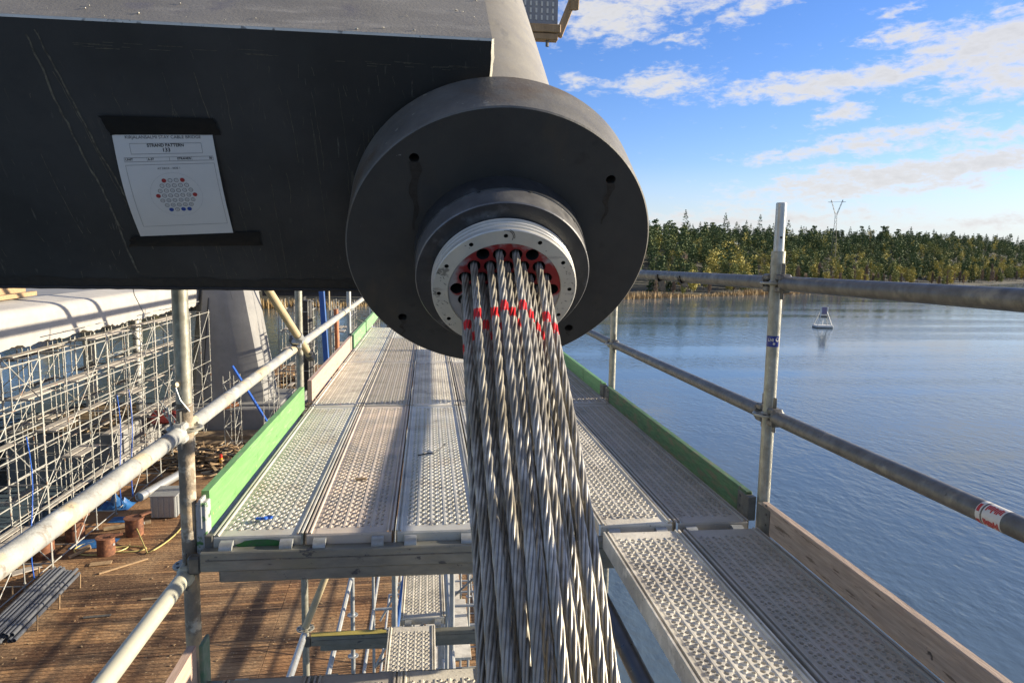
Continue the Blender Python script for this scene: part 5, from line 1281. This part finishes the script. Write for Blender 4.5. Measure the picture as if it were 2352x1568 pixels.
# stepped timber edge near the pylon foot
for k, (a, b, c, d, z) in enumerate(((-19.5, -11.2, 56.3, 58.1, .55), (-19.8, -11.0, 55.3, 56.25, .25))):
    m = MB(); m.bb(a, b, c, d, G-.02, G+z, b=.03); tag(m.obj('timber_step', WOODS, None, (a, c, G)), ('upper dark timber step in front of the pylon footing', 'lower timber step in front of the pylon footing')[k], 'timber step')
# stair flight / ladder
t = thing('ladder', 'grey metal ladder leaning beside the near left post', 'ladder', (-17.6, 49.5, G)); m = MB()
a, b = Vector((-18.3, 50, -10.7)), Vector((-16.3, 50, -13.3)); 
m.obox(a, b, .10, .06, up=(0, 1, 0)); off_ = Vector((.0, .0, .55)); m.obox(a+off_, b+off_, .10, .06, up=(0, 1, 0)); m.obj('stile', GALVB, t)
m = MB()
for k in range(9): q = a.lerp(b, (k+.5)/9); m.obox(q, q+off_, .10, .06, up=(0, 1, 0))
m.obj('rung', GALVB, t)
# scrap timber heaps
def heap(x, y, w_, d_, h_, n_, seed, lab, lmin=.5, lmax=2.2, ln=None):
    rr = random.Random(seed); m = MB()
    for i in range(n_):
        u, v = rr.gauss(0, .4), rr.gauss(0, .4); z = h_*max(0, 1-u*u-v*v)*rr.uniform(.2, 1)
        c = Vector((x+u*w_, y+v*d_, G+.08+z)); a = rr.uniform(0, pi); l_ = rr.uniform(lmin, lmax)/2; dz = rr.uniform(-.3, .3)*l_
        d = Vector((cos(a)*l_, sin(a)*l_, dz)); m.obox(c-d, c+d, rr.uniform(.06, .2), rr.uniform(.03, .1), mi=0 if rr.random() < .55 else (1 if rr.random() < .6 else 2))
    tag(m.obj('timber_scrap', [WOODL, WOODS, DSTEEL], None, (x, y, G)), lab, 'timber scrap', None, 'stuff')
heap(-15.0, 50.8, 4.4, 2.6, 1.0, 420, 1, 'heap of splintered scrap timber on the work deck beside the green toe board')
heap(-14.2, 75, 4, 3, 2.4, 260, 2, 'pile of broken timber beyond the pylon foot near the second left post', 1, 3)
heap(-7.0, 58.5, 4.5, 4, 3.2, 420, 3, 'mixed scrap timber and rusty debris behind the blue strut', 1, 3)
# traffic post on the heap
t = thing('marker_post', 'small red and yellow marker post standing in front of the scrap timber', 'marker post', (-14.0, 49.2, G))
m = MB(); m.tube((-14.0, 49.2, G), (-14.0, 49.2, G+.5), .13, 10, .11); m.tube((-14.0, 49.2, G+.85), (-14.0, 49.2, G+1.1), .11, 10, .09); m.obj('red_body', mat('signal_red', (.75, .04, .02), (.7, .03, .02), s=3, rough=.4), t)
m = MB(); m.tube((-14.0, 49.2, G+.5), (-14.0, 49.2, G+.85), .112, 10); m.obj('yellow_band', mat('signal_yellow', (.9, .45, .03), (.85, .4, .03), s=3, rough=.4), t)
# pipe bundle
t = thing('pipe_bundle', 'bundle of long grey plastic pipes held by wooden stakes on the timber deck', 'pipe bundle', (-16.4, 30, G))
p0 = Vector((-16.15, 27.5, G)); p1 = Vector((-16.15, 33.4, G)); rr = random.Random(1)
for lay_ in range(3):
    for k in range(10-lay_*2):
        x = -.95+.165*k+.165*lay_+rr.uniform(-.02, .02); z = .08+.142*lay_
        if k in (4, 5) and lay_ == 2: continue
        y0_ = rr.uniform(-.15, .25); y1_ = rr.uniform(-.3, .1)
        m = MB(); m.tube((p0.x+x*1.0-.25*0, p0.y+y0_, G+z), (p1.x+x-.30, p1.y+y1_, G+z), .080, 10, bore=.066); m.obj('pipe', [PIPEG], t)
for (x, y) in ((-17.35, 28.6), (-17.55, 31.0), (-17.45, 32.9), (-15.25, 28.4), (-15.25, 30.1), (-15.3, 32.0)):
    m = MB(); m.obox((x, y, G), (x+.03, y+.03, G+.62), .09, .04, b=.005); m.obj('stake', WOODL, t)
# rusty bollards
bl = thing('pile_stub', 'x', 'pile stub', (-15.7, 35.6, G), 'rusty pile stubs on the timber deck')
m = MB(); x, y = -15.7, 35.6
m.tube((x, y, G), (x, y, G+.95), .46, 24); m.obj('drum', RUST, bl)
m = MB(); m.tube((x, y, G+.95), (x, y, G+1.0), .52, 24); m.obox((x+.3, y-.1, G+1.06), (x+.85, y+.15, G+1.10), .22, .10, b=.01); m.obj('cap_plate', RUST, bl)
m = MB(); m.tube((x+.44, y-.1, G+.6), (x+.48, y-.12, G+.6), .07, 8); m.obj('lug', GALV, bl)
labs = ['rusty pile stub ringed by the yellow hose', 'rusty pile stub with the pale lug, right of the blue water glimpse', 'rusty pile stub at the left behind two scaffold legs', 'nearest rusty pile stub beside the low left scaffold leg']
for k, (x, y, sc) in enumerate(((-15.7, 35.6, .88), (-15.3, 38.0, .95), (-18.05, 37.6, .98), (-18.5, 35.5, .98))):
    if k == 0: bl['label'] = labs[0]; bl.scale = (sc, sc, sc)
    else: copy_tree(bl, (x, y, G), .5*k, labs[k], scale=(sc, sc, sc))
# hoses
m = MB(); m.sweep([(-15.2, 37.9, G+.5)]+[(-14.6+.9*cos(a)*1.6, 38.2+3.6*sin(a), G+.06) for a in [-.9+i*.14 for i in range(18)]], .035, 8)
tag(m.obj('hose', HOSE, None, (-14.3, 39, G)), 'yellow hose curving from the pile stub to the metal box', 'hose')
m = MB(); m.sweep([(-16.2+1.25*cos(a), 36.3+.9*sin(a), G+.05) for a in [1.6+i*.2 for i in range(26)]], .035, 8); m.sweep([(-14.9+.9*cos(a), 36.0+.35*sin(a), G+.05) for a in [-2+i*.25 for i in range(24)]], .035, 8)
tag(m.obj('hose', HOSE, None, (-15.6, 36, G)), 'loops of yellow hose lying around the rusty pile stubs', 'hose')
m = MB(); m.obox((-15.05, 33.25, G+.05), (-13.45, 34.75, G+.06), .10, .07, b=.01); tag(m.obj('timber_batten', WOODL, None, (-14.2, 34, G)), 'long light timber batten lying on the brown deck behind the pipe bundle', 'batten')
m = MB(); m.obox((-15.9, 34.3, G+.05), (-15.0, 34.5, G+.05), .4, .04, b=.01); tag(m.obj('plank_offcut', WOODL, None, (-15.4, 34.4, G)), 'short broad plank offcut in front of the rusty stub', 'plank offcut')
m = MB(); m.obox((-17.2, 35.1, G+.1), (-16.6, 36.0, G+.2), .12, .12, b=.01); m.obox((-17.1, 35.9, G+.1), (-16.7, 36.2, G+.2), .25, .12, b=.01); tag(m.obj('wood_block', WOODL, None, (-17, 35.5, G)), 'yellowish wood blocks between two pile stubs', 'wood block')
m = MB(); m.obox((-18.9, 33.4, G+.1), (-18.0, 34.2, G+.12), .5, .06, b=.01); tag(m.obj('flat_board', SCW, None, (-18.4, 33.8, G)), 'pale flat board lying at the foot of the nearest scaffold', 'board')
m = MB(); m.obox((-17.1, 38.6, G+.12), (-15.0, 39.4, G+.16), .3, .12, b=.01); tag(m.obj('brown_plank', WOODS, None, (-16, 39, G)), 'brown plank lying between the two farther pile stubs', 'plank')
# ribbed metal box and galvanised duct
t = thing('metal_box', 'ribbed grey metal container box on the timber deck beside the near left post', 'metal box', (-14.6, 40.8, G))
m = MB(); m.bb(-15.3, -13.95, 40.2, 41.9, G+.05, G+1.28, b=.03)
for k in range(5): m.bb(-15.25+.29*k, -15.17+.29*k, 40.15, 40.2, G+.1, G+1.22)
for k in range(4): m.bb(-13.95, -13.90, 40.35+.4*k, 40.45+.4*k, G+.1, G+1.22)
m.obj('body', GALV, t); m = MB(); m.bb(-15.35, -13.9, 40.12, 41.95, G+1.28, G+1.33, b=.01); m.obj('lid', GALVB, t)
m = MB(); m.tube((-16.95, 43.0, G+.32), (-15.8, 48.6, G+.36), .27, 16, bore=.23); tag(m.obj('steel_duct', GALVB, None, (-16.4, 46, G)), 'long bright galvanised duct lying on the deck behind the scaffold', 'duct')
# blue tarps, puddle-like blue sheets
def tarp(x, y, w_, d_, h_, seed, lab):
    rr = random.Random(seed); n = 9; m = MB(); vs = [(x+w_*(i/n-.5), y+d_*(j/n-.5), G+.03+h_*rr.random()*sin(pi*i/n)*sin(pi*j/n)) for i in range(n+1) for j in range(n+1)]
    m.add(vs, [(i*(n+1)+j, (i+1)*(n+1)+j, (i+1)*(n+1)+j+1, i*(n+1)+j+1) for i in range(n) for j in range(n)]); tag(m.obj('blue_sheet', TARP, None, (x, y, G)), lab, 'plastic sheet', 'blue plastic sheets on the deck')
tarp(-18.0, 42.4, 1.8, 1.4, .9, 1, 'crumpled blue plastic sheet behind the scaffold legs near the duct')
tarp(-16.8, 36.9, 2.0, 1.2, .12, 2, 'flat dark blue sheet between the rusty pile stubs')
tarp(-16.6, 40.2, 1.6, .9, .15, 3, 'small blue sheet left of the metal box')
# blue ropes down the scaffold
for k, (x, y) in enumerate(((-17.4, 32.6), (-17.4, 41.8), (-17.4, 43.4))):
    m = MB(); m.sweep([(x, y+.25*sin(i*.7), -8.3-i*.8) for i in range(9)], .03, 6); tag(m.obj('blue_rope', BLUEB, None, (x, y, -12)), ('blue rope hanging down the nearest scaffold bay', 'blue rope hanging in the middle of the long scaffold', 'second blue rope in the middle of the long scaffold')[k], 'rope', 'blue ropes on the scaffold')
# scattered chips
m = MB(); rr = random.Random(31)
for i in range(300):
    x, y = rr.uniform(-19, 2), 25+rr.random()**1.3*30; a = rr.uniform(0, pi); l_ = rr.uniform(.02, .12)
    m.obox((x, y, G+.02), (x+l_*cos(a), y+l_*sin(a), G+.03), rr.uniform(.02, .06), .02)
tag(m.obj('wood_chips', WOODL, None, (-8, 35, G)), 'pale wood chips scattered over the brown timber deck', 'wood chips', None, 'stuff')
for k, (x, y, l_) in enumerate(((-13.9, 29.2, 1.0), (-12.2, 30.6, 1.3), (-16.7, 26.7, .9))):
    m = MB(); m.obox((x, y, G+.03), (x+l_, y+.12, G+.03), .16, .04, b=.01); tag(m.obj('loose_board', GALVD if k == 0 else WOODS, None, (x, y, G)), ('grey loose board right of the pipe bundle', 'brown loose board farther right on the empty deck', 'short loose board at the near end of the pipe bundle')[k], 'board')
